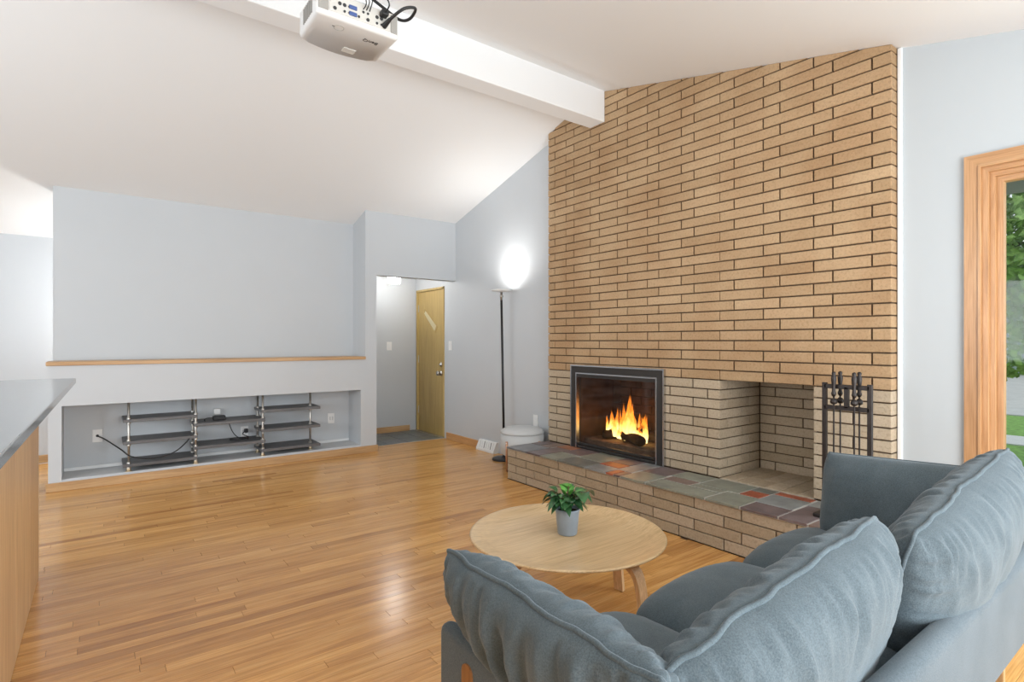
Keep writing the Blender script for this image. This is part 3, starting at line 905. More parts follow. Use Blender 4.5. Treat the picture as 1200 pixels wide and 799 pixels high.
# ------------------------------------------------------------------ wall plates
def plate_x(name, x, yc, z, label, cat, kind, sx=-1):
    """plate on a wall of constant x facing -x"""
    t = thing(name, (x, yc, z), label, cat)
    obj('plate', rbox(x - .006, x - .0005, yc - .037, yc + .037, z - .058, z + .058, .002), M['plastic'], t)
    if kind == 'switch':
        obj('rocker', rbox(x - .010, x - .004, yc - .016, yc + .016, z - .033, z + .033, .002), M['white'], t)
    else:
        for dz in (-.02, .02):
            obj('socket', rbox(x - .009, x - .004, yc - .016, yc + .016, z + dz - .014, z + dz + .014, .003), M['white'], t)
    return t
def plate_y(name, xc, y, z, label, cat, kind):
    t = thing(name, (xc, y, z), label, cat)
    obj('plate', rbox(xc - .037, xc + .037, y - .006, y - .0005, z - .058, z + .058, .002), M['plastic'], t)
    if kind == 'switch':
        obj('rocker', rbox(xc - .016, xc + .016, y - .010, y - .004, z - .033, z + .033, .002), M['white'], t)
    elif kind == 'coax':
        obj('jack', lathe([(.012, 0), (.010, -.008), (.006, -.016), (.002, -.017)], (xc, y - .006, z), 12, 'y'), M['slot'], t)
    else:
        for dx in (-.014, .014):
            s_ = obj('socket', rbox(xc + dx - .009, xc + dx + .009, y - .009, y - .004, z - .03, z + .03, .003), M['white'], t)
            obj('slot', join(box(xc + dx - .005, xc + dx - .003, y - .0095, y - .0088, z - .02, z + .02), box(xc + dx + .003, xc + dx + .005, y - .0095, y - .0088, z - .02, z + .02)), M['slot'], s_)
    return t
plate_x('light_switch', XE, 6.055, 1.19, 'white rocker light switch on the lamp wall beside the door', 'switch', 'switch')
plate_y('light_switch', 3.165, 7.0, 1.18, 'white rocker light switch on the entry back wall', 'switch', 'switch')
plate_x('wall_outlet', XE, 4.35, .44, 'white wall outlet above the round grey bin', 'outlet', 'outlet')
plate_y('wall_outlet', -.005, YU, .385, 'white cable outlet plate with black cable plugged in', 'outlet', 'coax')
plate_y('wall_outlet', 1.225, YU, .30, 'white outlet above lower middle shelf with black plug', 'outlet', 'outlet')
plate_y('wall_outlet', 2.135, YU, .365, 'white double outlet at the empty right end of the niche', 'outlet', 'outlet')

# floor vent
vt = thing('floor_vent', (3.52, 5.18, 0), 'white sloped metal floor register against the lamp wall', 'vent')
obj('body', prism([(XE - .075, 0), (XE - .001, 0), (XE - .001, .115), (XE - .03, .115), (XE - .075, .02)], 'y', 5.0, 5.35), M['white'], vt)
for i in range(7):
    yy = 5.03 + i * .042
    obj('vent_slot', join(tube([(XE - .068, yy, .036), (XE - .036, yy + .02, .104)], .004, 6)), M['slot'] if i % 3 == 1 else M['bin'], vt)

# ------------------------------------------------------------------ torchiere floor lamp
lp = thing('floor_lamp', (3.40, 4.70, 0), 'tall black torchiere floor lamp with lit white bowl', 'lamp')
obj('base', lathe([(.0, 0.0), (.128, 0), (.128, .012), (.12, .02), (.03, .026), (.014, .04)], (3.425, 4.70, .001), 36), M['lampblack'], lp, False)
obj('pole', tube([(3.425, 4.70, .03), (3.40, 4.715, 1.70)], .0125, 12), M['lampblack'], lp, True)
obj('neck', lathe([(.0, 0), (.013, 0), (.013, .03), (.02, .035), (.02, .05), (.012, .055), (.012, .085)], (3.40, 4.715, 1.68), 16), M['silver'], lp, True)
sh = obj('shade', lathe([(.012, .0), (.06, .004), (.105, .012), (.112, .024), (.108, .024), (.1, .016), (.0, .012)], (3.40, 4.715, 1.765), 40), M['plastic'], lp, True)
obj('bulb', lathe([(.0, .0165), (.092, .018), (.0, .019)], (3.40, 4.715, 1.765), 40), M['bulb'], sh)
ll = bpy.data.lights.new('torchiere_light', 'SPOT'); ll.energy = 17; ll.spot_size = math.radians(165); ll.spot_blend = 1.0; ll.color = (1, .97, .93); ll.shadow_soft_size = .05
lo = bpy.data.objects.new('torchiere_light', ll); lo.location = (3.40, 4.715, 1.80); lo.rotation_euler = (math.pi, 0, 0); COL.objects.link(lo)

# entry ceiling light
el = thing('entry_ceiling_light', (3.03, 6.55, 2.16), 'small square glowing ceiling light in the entry', 'light')
obj('canopy', rbox(2.98, 3.08, 6.50, 6.60, 2.135, 2.16, .004), M['silver'], el)
obj('glass_shade', rbox(2.97, 3.09, 6.49, 6.61, 1.985, 2.135, .006), M['entry_glass'], el)
# hall pendant light (behind the niche wall)
hl = thing('hall_pendant_light', (.28, 7.0, zc(7.0)), 'round lit hall pendant light behind the niche wall', 'light')
obj('canopy', lathe([(.0, .0), (.07, .0), (.07, -.03), (.0, -.03)], (.28, 7.0, zc(7.0) + .01), 24), M['silver'], hl)
obj('cord', tube([(.28, 7.0, zc(7.0) - .01), (.28, 7.0, 1.72)], .004, 8), M['cable'], hl)
obj('glass_shade', lathe([(.0, .12), (.08, .10), (.12, .04), (.12, -.04), (.08, -.10), (.0, -.12)], (.28, 7.0, 1.60), 24), emit('lit_hall_shade', (1, .98, .95), 42.0), hl, True)

# ------------------------------------------------------------------ round bin with copper legs
bc = (3.335, 4.275)
bn = thing('storage_stool', (bc[0], bc[1], 0), 'round grey lidded storage stool on copper legs beside the hearth', 'stool')
obj('body', lathe([(.0, .14), (.19, .14), (.212, .16), (.214, .345), (.0, .345)], (bc[0], bc[1], 0), 48), M['bin'], bn, True)
obj('lid', lathe([(.0, .35), (.213, .35), (.217, .356), (.215, .372), (.17, .398), (.09, .411), (.0, .414)], (bc[0], bc[1], 0), 48), M['bin'], bn, True)
for a in (100, 190, 280, 10):
    r = math.radians(a); ca, sa = math.cos(r), math.sin(r)
    rr = .221 if a != 10 else .219
    lg = obj('leg', tube([(bc[0] + rr * ca * .97, bc[1] + rr * sa * .97, 0.002), (bc[0] + rr * ca, bc[1] + rr * sa, .20), (bc[0] + rr * ca, bc[1] + rr * sa, .29)], [.008, .012, .012], 10), M['copper'], bn, True)
    obj('bolt', lathe([(.008, 0), (.009, .006), (.0, .010)], (bc[0] + (rr + .006) * ca, bc[1] + (rr + .006) * sa, .27), 10), M['plastic'], lg, True)

# ------------------------------------------------------------------ pipe shelving in the niche
PY0, PY1 = 5.965, 6.19
def post(p, x, y, z0=NZ0 + .006, z1=NZ1 - .002, zs=()):
    o = obj('pipe_post', tube([(x, y, z0), (x, y, z1)], .0105, 12), M['pipe'], p, True)
    obj('foot_flange', lathe([(.0, 0), (.026, 0), (.026, .006), (.017, .01), (.017, .03), (.0105, .032)], (x, y, z0), 16), M['brass'], o, False)
    for z in zs:
        obj('fitting', lathe([(.0105, -.030), (.0175, -.028), (.0175, -.018), (.015, -.014), (.015, .010), (.019, .014), (.019, .026), (.0105, .028)], (x, y, z), 14), M['pipe'], o, False)
    return o
def board(p, x0, x1, z, y0=PY0 - .028, y1=PY1 + .09):
    return obj('shelf_board', rbox(x0, x1, y0, y1, z - .014, z + .014, .003), M['shelf'], p)
zl, zm = (.147, .347, .542), (.240, .458)
ps = thing('pipe_shelf', (1.03, 6.08, NZ0 + .006), 'low shelving of dark grey boards on galvanised pipe in the niche', 'shelf')
for z in zl:
    board(ps, .175, .750, z); board(ps, 1.315, 1.90, z)
for z in zm: board(ps, .728, 1.350, z)
for x, y, zs in ((.217, PY0, zl), (.738, PY0, zl + zm), (.738, PY1, zl + zm), (1.330, PY0, zl + zm), (1.330, PY1, zl + zm), (1.82, 6.03, zl)):
    post(ps, x, y, zs=zs)

cb = obj('coaxial_cable', tube(smooth_path([(-.005, YU - .02, .385), (.05, YU - .06, .355), (.16, 5.99, .29), (.24, 5.925, .225), (.40, 5.905, .195), (.55, 5.915, .225), (.65, 5.93, .30), (.70, 5.95, .365)]), .006, 8), M['cable'], None, True, loc=(-.005, YU, .385))
tag(cb, 'thick black cable sagging from niche plate across the pipe shelf', 'cable')
pa = thing('power_adapter', (.95, 6.10, .4725), 'black power adapter with prongs on upper middle shelf', 'adapter')
obj('body', rbox(.90, 1.01, 6.06, 6.12, .4725, .515, .008), M['cable'], pa)
obj('cord_stub', tube(smooth_path([(.90, 6.09, .495), (.85, 6.07, .50), (.82, 6.06, .485), (.83, 6.04, .478)]), .004, 6), M['cable'], pa, True)
wc = obj('wall_charger', rbox(.935, .995, YU - .045, YU - .0005, .505, .565, .006), M['plastic'], None, loc=(.965, YU, .53))
tag(wc, 'small white plug-in charger behind the black adapter', 'charger')
coil = [(1.00, 6.09, .49), (1.04, 6.10, .44), (1.08, 6.12, .34), (1.13, 6.11, .28)]
for i in range(22):
    a = i * .62
    coil.append((1.13 + .085 * math.cos(a), 6.06 + .05 * math.sin(a), .262 + .0012 * i))
coil += [(1.18, 6.16, .30), (1.22, 6.24, .315), (1.236, YU - .015, .315)]
pc = thing('coiled_cable', (1.13, 6.1, .255), 'thin black power cord coiled on lower middle shelf', 'cord')
obj('cord', tube(smooth_path(coil, 4), .0042, 6), M['cable'], pc, True)
obj('plug', rbox(1.219, 1.253, YU - .05, YU - .0095, .295, .335, .006), M['cable'], pc)

# ------------------------------------------------------------------ kitchen island / bar counter
cz = 1.040
isl = thing('bar_cabinet', (-.55, 1.9, 0), 'maple panelled bar cabinet under the grey counter', 'cabinet')
ry = [3.85, 3.43, 2.86, 2.30, 1.74, 1.18, .62, .1]
def xf(y): return -.252 - .004 * (3.85 - y)
obj('carcass', prism([(-.28, .1), (-.266, 3.835), (-.83, 3.835), (-.83, .1)], 'z', 0.0, cz - .029), M['maple'], isl, rnd=.5)
for i, (a, b) in enumerate(zip(ry, ry[1:])):
    a2, b2 = a - .002, b + .002
    obj('panel', prism([(xf(a2), a2), (xf(b2), b2), (xf(b2) - .018, b2), (xf(a2) - .018, a2)], 'z', .004, cz - .029), M['maple'], isl, rnd=[.35, .75, .5, .62, .4, .7, .5][i])
obj('end_panel', prism([(-.252, 3.85), (-.252, 3.836), (-.83, 3.836), (-.83, 3.85)], 'z', .004, cz - .029), M['maple'], isl, rnd=.5)
def counter():
    P = [(-.100, 3.965), (-.112, 3.975), (-.92, 3.975), (-.92, .06), (-.166, .06)]
    bm = bmesh.new()
    V, F = prism(P, 'z', cz - .028, cz)
    vs = [bm.verts.new(v) for v in V]
    for f in F: bm.faces.new([vs[i] for i in f])
    bmesh.ops.bevel(bm, geom=list(bm.edges), offset=.003, segments=2, profile=.5, affect='EDGES')
    bm.verts.index_update()
    g = ([tuple(v.co) for v in bm.verts], [tuple(v.index for v in f.verts) for f in bm.faces]); bm.free()
    return g
tag(obj('bar_counter', counter(), M['stone'], None, loc=(-.5, 2, cz)), 'polished grey stone countertop of the breakfast bar', 'countertop')

# ------------------------------------------------------------------ coffee table
TC = (1.678, 1.827)
ct = thing('coffee_table', (TC[0], TC[1], 0), 'low round moulded plywood coffee table with bent legs', 'table')
prof = [(.0, .366), (.20, .366), (.30, .368), (.35, .373), (.39, .381), (.425, .388), (.432, .391), (.434, .395), (.43, .3995), (.422, .399), (.385, .391), (.345, .382), (.30, .3775), (.20, .3755), (.0, .375)]
obj('table_top', lathe([(r, h) for r, h in prof], (TC[0], TC[1], 0), 96), M['ply'], ct, True)
obj('hub', lathe([(.0, .352), (.12, .352), (.12, .3655), (.0, .3655)], (TC[0], TC[1], 0), 24), M['ply_edge'], ct)
def bent_leg(ang):
    pts = [(.06, .3555), (.16, .3555), (.27, .352), (.325, .343), (.36, .318), (.378, .275), (.39, .20), (.402, .10), (.415, .006)]
    P = smooth_path([(r, 0, h) for r, h in pts], 5)
    ca, sa = math.cos(ang), math.sin(ang)
    V, F = [], []
    n = len(P)
    for i, p in enumerate(P):
        t = (P[min(i + 1, n - 1)] - P[max(i - 1, 0)]).normalized()
        nn = Vector((-t.z, 0, t.x))
        u = i / (n - 1)
        wd = .062 - .012 * u if u > .2 else .060
        for s1, s2 in ((-1, 1), (1, 1), (1, -1), (-1, -1)):
            q_ = p + nn * (s2 * .0095)
            yy = s1 * wd / 2
            V.append((TC[0] + q_.x * ca - yy * sa, TC[1] + q_.x * sa + yy * ca, max(q_.z, .001)))
    for i in range(n - 1):
        for k in range(4):
            l = (k + 1) % 4
            F.append((i * 4 + k, i * 4 + l, i * 4 + 4 + l, i * 4 + 4 + k))
    F.append((0, 3, 2, 1)); b_ = (n - 1) * 4; F.append((b_, b_ + 1, b_ + 2, b_ + 3))
    return V, F
for k in range(4):
    o = obj('leg', bent_leg(math.radians(-82 + 90 * k)), M['ply_edge'], ct)

# potted plant
pcx, pcy, pz = 1.705, 1.852, .3765
pp = thing('potted_plant', (pcx, pcy, pz), 'small glossy green plant in blue-grey pot on the table', 'plant')
obj('pot', lathe([(.0, 0), (.042, 0), (.0445, .004), (.0535, .096), (.0565, .106), (.057, .116), (.054, .116), (.0525, .106), (.05, .096), (.0, .096)], (pcx, pcy, pz), 40), M['pot'], pp, True)
obj('soil', lathe([(.0, .104), (.047, .102), (.047, .099), (.0, .099)], (pcx, pcy, pz), 24), M['soil'], pp)
rl = random.Random(21)
def leaf_geo(base, dirv, L, wd, droop):
    d_ = Vector(dirv).normalized()
    side = d_.cross(Vector((0, 0, 1)))
    if side.length < .1: side = Vector((1, 0, 0))
    side.normalize()
    up = side.cross(d_)
    V, F = [], []
    n = 7
    for i in range(n + 1):
        t = i / n
        w = wd * math.sin(math.pi * t ** .75) ** .8 * (1 + .12 * math.sin(t * 22)) if 0 < i < n else 0.0008
        p = Vector(base) + d_ * (L * t) + Vector((0, 0, -1)) * (droop * L * t * t)
        V += [tuple(p - side * w + up * (w * .35)), tuple(p), tuple(p + side * w + up * (w * .35))]
    for i in range(n):
        a = i * 3
        F += [(a, a + 1, a + 4, a + 3), (a + 1, a + 2, a + 5, a + 4)]
    return V, F
for s_i in range(10):
    a = s_i * 2.4 + .4
    rr_ = .035 + .035 * (s_i % 3) / 2
    tip = Vector((pcx + rr_ * math.cos(a), pcy + rr_ * math.sin(a), pz + .150 + .05 * rl.random()))
    mid = Vector((pcx + .02 * math.cos(a), pcy + .02 * math.sin(a), pz + .125))
    st = obj('stem', tube(smooth_path([(pcx + .012 * math.cos(a), pcy + .012 * math.sin(a), pz + .095), tuple(mid), tuple(tip)], 4), .0026, 6), M['stem'], pp, True)
    for l_i in range(6):
        b_ = a + rl.uniform(-1.3, 1.3)
        el_ = rl.uniform(-.1, 1.1)
        t0 = mid.lerp(tip, rl.uniform(.3, 1.0))
        L = rl.uniform(.055, .095)
        obj('leaf', leaf_geo(t0, (math.cos(b_), math.sin(b_), el_), L, L * rl.uniform(.26, .36), rl.uniform(.25, .8)), M['leaf'] if rl.random() < .85 else M['leaf_new'], pp, True)
for l_i in range(4):
    b_ = l_i * 1.57
    obj('leaf', leaf_geo((pcx + .016 * math.cos(b_), pcy + .016 * math.sin(b_), pz + .175), (math.cos(b_) * .6, math.sin(b_) * .6, 1), .055, .014, .25), M['leaf_new'], pp, True)

# ------------------------------------------------------------------ sofa
SX0, SX1, SYB, SYF, SZT = .655, 2.50, .40, 1.17, .575
so = thing('sofa', (1.58, .8, 0), 'blue-grey upholstered sofa frame with padded slab arms and back', 'sofa')
obj('seat_deck', rbox(SX0 + .045, SX1 - .03, .475, SYF - .08, .215, .335, .03, 4), M['fabric_dark'], so, True)
obj('back_panel', rbox(SX0 + .003, SX1, SYB, SYB + .06, .325, SZT + .01, .026, 4), M['fabric_dark'], so, True)
obj('arm_panel', rbox(SX0, SX0 + .045, SYB + .02, SYF, .25, SZT, .021, 4), M['fabric_dark'], so, True)
obj('arm_panel', rbox(SX1 - .05, SX1, SYB + .05, SYF - .14, .25, SZT - .015, .021, 4), M['fabric_dark'], so, True)
def flat_leg(x0, x1, yc, w, ztop, m):
    r = w / 2
    pts = [(yc - r, .0), (yc + r, .0), (yc + r, ztop - r)] + [(yc + r * math.cos(t), ztop - r + r * math.sin(t)) for t in [math.pi * k / 8 for k in range(1, 8)]] + [(yc - r, ztop - r)]
    return prism(pts, 'x', x0, x1)
obj('leg', flat_leg(SX0 - .004, SX0 + .022, 1.035, .042, .535, None), M['leg'], so)
obj('leg', flat_leg(SX0 - .004, SX0 + .022, .52, .042, .535, None), M['leg'], so)
obj('leg', flat_leg(SX1 - .022, SX1 + .004, .95, .042, .535, None), M['leg_light'], so)
obj('leg', flat_leg(SX1 - .022, SX1 + .004, .52, .042, .535, None), M['leg_light'], so)

def cushion(c, U, Vv, w, h, t, seed, nu=64, nv=48, a=2.8, b=.5, wr=.010, ear=.03, sag=0.0, fold=.012, wob=.006, corner=.0, rc=.06, ff=1.0, av=None, bv=None, creases=()):
    """puffy cushion: U = width axis, Vv = height axis, thickness along U x Vv; returns (body geo, piping path)"""
    c, U, Vv = Vector(c), Vector(U).normalized(), Vector(Vv).normalized()
    N = U.cross(Vv).normalized()
    verts, faces, idx = [], [], {}
    nz = noise.noise
    def outline(u, v):
        x = u * (1 - ear * (1 - v * v)) * w / 2
        y_ = v * (1 - ear * (1 - u * u)) * h / 2
        e_ = (abs(u) * abs(v)) ** 5
        x *= 1 - rc * e_; y_ *= 1 - rc * 1.3 * e_
        if sag: y_ -= sag * (1 - u * u) * (v > 0) * v
        if corner: y_ += corner * (abs(u) ** 6) * max(0, v) ** 3
        return x, y_
    def wobf(u, v):
        e = max(abs(u), abs(v)) ** 8
        return e * wob * (2 * nz((u * w * 4.5 + seed, v * h * 4.5, seed * 1.3)) + .5 * nz((u * w * 13 + seed, v * h * 13, seed)))
    def pt(u, v, sd):
        x, y_ = outline(u, v)
        T = t / 2 * max(0, 1 - abs(u) ** a) ** b * max(0, 1 - abs(v) ** (av or a)) ** (bv or b)
        if sd < 0: T *= ff
        du, dv = (1 - abs(u)) * w / 2, (1 - abs(v)) * h / 2
        k = 0.0
        env = lambda d_: math.exp(-d_ / .07) * min(1, d_ / .012)
        k += wr * env(dv) * (1.3 * nz((x * 34 + y_ * 8 + seed, y_ * 5, sd * 3.0 + seed)) + 1.1 * nz((x * 75 - y_ * 14, y_ * 9, sd * 7.0 + seed)))
        k += wr * env(du) * (1.3 * nz((y_ * 34 + seed, x * 5, sd * 4.0 + seed * 2)) + 1.1 * nz((y_ * 75, x * 9, sd * 5.0 + seed)))
        f_ = nz((x * 5.5 + seed * 1.7, y_ * 3.2 + .6 * x * 5, sd + seed))
        k += fold * min(1, T / (t * .2)) * (.5 - abs(f_) * 2.2) * .8
        k += fold * .5 * min(1, T / (t * .2)) * nz((x * 14, y_ * 11, sd * 2 + seed))
        for (cs, u0, v0, u1, v1, dp, wd_) in creases:
            if cs != sd: continue
            ax, ay, bx_, by_ = u0 * w / 2, v0 * h / 2, u1 * w / 2, v1 * h / 2
            lx, ly = bx_ - ax, by_ - ay
            tt = ((x - ax) * lx + (y_ - ay) * ly) / (lx * lx + ly * ly)
            tc_ = min(1, max(0, tt))
            dd = math.hypot(x - ax - tc_ * lx, y_ - ay - tc_ * ly)
            k -= dp * math.exp(-(dd / wd_) ** 2) * math.sin(math.pi * min(1, max(0, .15 + .7 * tc_)))
            k += .45 * dp * math.exp(-((dd - 1.9 * wd_) / wd_) ** 2) * math.sin(math.pi * min(1, max(0, .15 + .7 * tc_)))
        return c + U * x + Vv * y_ + N * (sd * (T + k * min(1, T / (t * .12))) + wobf(u, v))
    us = [math.sin(math.pi / 2 * (-1 + 2 * i / nu)) * .55 + .45 * (-1 + 2 * i / nu) for i in range(nu + 1)]
    vs_ = [math.sin(math.pi / 2 * (-1 + 2 * j / nv)) * .55 + .45 * (-1 + 2 * j / nv) for j in range(nv + 1)]
    for sd in (1, -1):
        for i, u in enumerate(us):
            for j, v in enumerate(vs_):
                rim = i in (0, nu) or j in (0, nv)
                key = (i, j, 0 if rim else sd)
                if key not in idx:
                    idx[key] = len(verts); verts.append(tuple(pt(u, v, sd)))
        for i in range(nu):
            for j in range(nv):
                def g(ii, jj): return idx[(ii, jj, 0 if (ii in (0, nu) or jj in (0, nv)) else sd)]
                q_ = (g(i, j), g(i + 1, j), g(i + 1, j + 1), g(i, j + 1))
                faces.append(q_ if sd > 0 else q_[::-1])
    ring = [verts[idx[(i, 0, 0)]] for i in range(nu)] + [verts[idx[(nu, j, 0)]] for j in range(nv)] + \
           [verts[idx[(i, nv, 0)]] for i in range(nu, 0, -1)] + [verts[idx[(0, j, 0)]] for j in range(nv, 0, -1)]
    return (verts, faces), ring

def make_cushion(name, label, cat, group, base, pr=.0055, **kw):
    t = thing(name, base, label, cat, group)
    g, ring = cushion(**kw)
    cv = obj('cover', g, M['fabric'], t, True)
    obj('piping', tube(ring, pr, 8, closed=True), M['fabric'], t, True)
    return t
# seat cushions
sw = (SX1 - .05 - SX0 - .045) / 3
for i in range(3):
    x0 = SX0 + .045 + i * sw
    xc = x0 + sw / 2
    make_cushion('seat_cushion', ['seat cushion under the wrinkled pillow on the leg-inlaid arm', 'middle seat cushion of the blue-grey sofa', 'seat cushion nearest the hearth under the smooth pillow'][i], 'cushion', 'seat cushions of the sofa',
                 (xc, .8, .335), pr=.003, c=(xc, .800, .405), U=(1, 0, 0), Vv=(0, 1, 0), w=sw - .002, h=.68, t=.23, seed=3 + i * 5, a=2.3, b=.46, av=5.0, bv=.42, wr=.002, ear=.0, fold=.003, wob=.001)
# back cushions
lean = Vector((0, -.27, .96)).normalized()
make_cushion('back_cushion', 'wrinkled back cushion closest to the leg-inlaid sofa arm', 'cushion', 'back cushions of the sofa', (1.10, .6, .47),
             c=(1.10, .585, .592), U=(1, 0, .11), Vv=lean, w=.85, h=.43, t=.27, seed=12, nu=110, nv=70, wr=.012, ff=.62, creases=((1, -.55, .95, -.3, .3, .008, .02), (1, .2, .95, .05, .35, .008, .018), (1, .75, .9, .6, .4, .009, .02), (-1, -.2, .95, -.1, .4, .01, .02), (-1, .5, .95, .4, .3, .01, .02)), ear=-.012, fold=.007, wob=.006, a=2.9, b=.44, corner=.0, rc=.07)
make_cushion('back_cushion', 'plump gathered back cushion at the window end of the sofa', 'cushion', 'back cushions of the sofa', (2.02, .6, .47),
             c=(2.00, .540, .622), U=(1, .0, .13), Vv=lean, w=.92, h=.45, t=.28, seed=31, nu=110, nv=70, wr=.012, ff=.7, creases=((1, -.6, .95, -.5, .3, .008, .02), (1, -.1, .95, -.2, .35, .008, .018), (-1, -.6, .95, -.5, .2, .012, .018), (-1, -.3, .95, -.2, .2, .012, .02)), ear=-.012, fold=.006, wob=.006, a=2.9, b=.44, corner=.012, rc=.06)
# arm pillows
make_cushion('arm_pillow', 'creased piped pillow leaning over the leg-inlaid sofa arm', 'pillow', 'arm pillows of the sofa', (.76, .8, .47),
             c=(.745, .83, .595), U=(0, 1, .0), Vv=(-.48, 0, .88), w=.66, h=.36, t=.19, seed=44, nu=110, nv=70, wr=.010, creases=((-1, .15, .85, .02, -.6, .028, .022), (-1, .35, .9, .22, -.2, .016, .018), (-1, -.1, .9, -.05, -.3, .014, .02), (-1, -.4, .95, -.35, .1, .012, .018), (-1, .6, .95, .55, .2, .010, .016), (1, 0, .95, -.1, .3, .01, .03)), ear=.0, fold=.014, wob=.006, a=2.7, b=.46, corner=.008, rc=.06)
make_cushion('arm_pillow', 'smooth plump pillow against the sofa arm beside the hearth', 'pillow', 'arm pillows of the sofa', (2.36, .78, .47),
             c=(2.34, .742, .640), U=(0, 1, -.05), Vv=(.16, 0, .98), w=.57, h=.35, t=.24, seed=57, pr=.003, wr=.004, ear=.005, fold=.008, wob=.004, a=2.4, b=.46, corner=.012, rc=.05)

# ------------------------------------------------------------------ projector
pj = thing('projector', (.78, 2.12, 2.44), 'white ceiling-mounted projector hanging upside down with cables', 'projector')
PX0, PX1, PYA, PYB, PZ0, PZ1 = .626, .944, 2.00, 2.235, 2.43, 2.53
def proj_body():
    # slightly bowed front (towards the far wall)
    P = [(PX0, PYA), (PX1, PYA), (PX1, PYB - .02)] + [(PX1 - (PX1 - PX0) * k / 8, PYB - .02 + .028 * math.sin(math.pi * k / 8)) for k in range(1, 8)] + [(PX0, PYB - .02)]
    bm = bmesh.new()
    V, F = prism(P, 'z', PZ0, PZ1)
    vs = [bm.verts.new(v) for v in V]
    for f in F: bm.faces.new([vs[i] for i in f])
    bmesh.ops.bevel(bm, geom=list(bm.edges), offset=.012, segments=3, profile=.5, affect='EDGES')
    bm.verts.index_update()
    g = ([tuple(v.co) for v in bm.verts], [tuple(v.index for v in f.verts) for f in bm.faces]); bm.free()
    return g
body = obj('body', proj_body(), M['proj'], pj, True)
obj('port_panel', rbox(PX0 + .045, PX1 - .035, PYA - .003, PYA + .004, PZ0 + .022, PZ1 - .012, .002), M['proj_panel'], pj)
obj('speaker_grille', rbox(PX0 + .006, PX0 + .043, PYA - .003, PYA + .004, PZ0 + .02, PZ1 - .010, .003), M['proj_grille'], pj)
obj('exhaust_grille', rbox(PX1 - .034, PX1 - .006, PYA - .003, PYA + .004, PZ0 + .02, PZ1 - .010, .003), M['proj_grille'], pj)
for i in range(7):
    obj('side_slat', rbox(PX0 - .003, PX0 + .003, PYA + .05 + i * .016, PYA + .058 + i * .016, PZ0 + .022, PZ1 - .02, .001), M['proj_grille'], pj)
rq = random.Random(2)
for i in range(11):
    x = PX0 + .065 + i * .018
    for j, z in enumerate((PZ0 + .035, PZ0 + .058)):
        if rq.random() < .25: continue
        r_ = .0045 if rq.random() < .6 else .0065
        obj('port', lathe([(r_, 0), (r_, -.004), (.0, -.004)], (x, PYA - .002, z), 10, 'y'), M['slot'], pj)
for z in (PZ0 + .036, PZ0 + .060):
    obj('vga_port', rbox(PX0 + .118, PX0 + .148, PYA - .008, PYA - .001, z - .007, z + .007, .002), M['blueport'], pj)
obj('power_cable', tube(smooth_path([(PX1 - .062, PYA - .004, PZ0 + .035), (PX1 - .055, PYA - .04, PZ0 + .045), (PX1 - .02, PYA - .09, PZ0 + .075), (PX1 + .03, PYA - .085, PZ0 + .095), (PX1 + .035, PYA - .03, PZ0 + .085), (PX1 + .015, PYA + .01, PZ0 + .09), (PX1 - .02, PYA + .05, PZ1 + .03), (.80, 2.10, PZ1 + .12)], 6), .0058, 8), M['cable'], pj, True)
obj('power_plug', tube([(PX1 - .062, PYA - .002, PZ0 + .034), (PX1 - .055, PYA - .042, PZ0 + .045)], [.011, .007], 10), M['cable'], pj)
obj('signal_plug', rbox(PX1 - .082, PX1 - .054, PYA - .034, PYA - .003, PZ0 + .062, PZ0 + .083, .004), M['cable'], pj)
obj('signal_cable', tube(smooth_path([(PX1 - .068, PYA - .034, PZ0 + .073), (PX1 - .066, PYA - .06, PZ0 + .09), (PX1 - .09, PYA - .05, PZ1 + .02), (PX1 - .16, PYA - .005, PZ1 + .03), (.78, 2.08, PZ1 + .10)], 6), .003, 6), M['cable'], pj, True)
for i in range(3):
    obj('loose_cable', tube(smooth_path([(.70 + .012 * i + .1, PYA - .003, PZ0 + .07), (.80 + .012 * i, PYA - .03, PZ1 - .02 + .01 * i), (.80 + .008 * i, PYA, PZ1 + .03), (.79, 2.09, PZ1 + .12)], 5), .0022, 6), M['cable'], pj, True)
obj('lens_ring', lathe([(.036, 0), (.036, .02), (.030, .022), (.024, .010), (.0, .012)], (PX0 + .09, PYB - .012, (PZ0 + PZ1) / 2), 24, 'y'), M['slot'], pj, True)
obj('button_ring', lathe([(.0165, .0005), (.018, -.0012), (.0195, .0005)], (PX0 + .10, PYA + .055, PZ0), 28), M['proj_grille'], body)
obj('button', rbox(PX0 + .074, PX0 + .082, PYA + .050, PYA + .054, PZ0 - .001, PZ0 + .001, .0005), M['slot'], body)
obj('lens_shift_cover', rbox(PX1 - .155, PX1 - .105, PYB - .062, PYB - .026, PZ0 - .0022, PZ0 + .002, .001), M['proj_panel'], body)
tx = bpy.data.curves.new('brand_text', 'FONT'); tx.body = 'BenQ'; tx.size = .026; tx.extrude = .0006; tx.align_x = 'CENTER'; tx.align_y = 'CENTER'
to = bpy.data.objects.new('tmp_text', tx); COL.objects.link(to)
bpy.context.view_layer.update()
me_t = bpy.data.meshes.new_from_object(to.evaluated_get(bpy.context.evaluated_depsgraph_get()))
bpy.data.objects.remove(to)
me_t.materials.clear(); me_t.materials.append(M['gunmetal'])
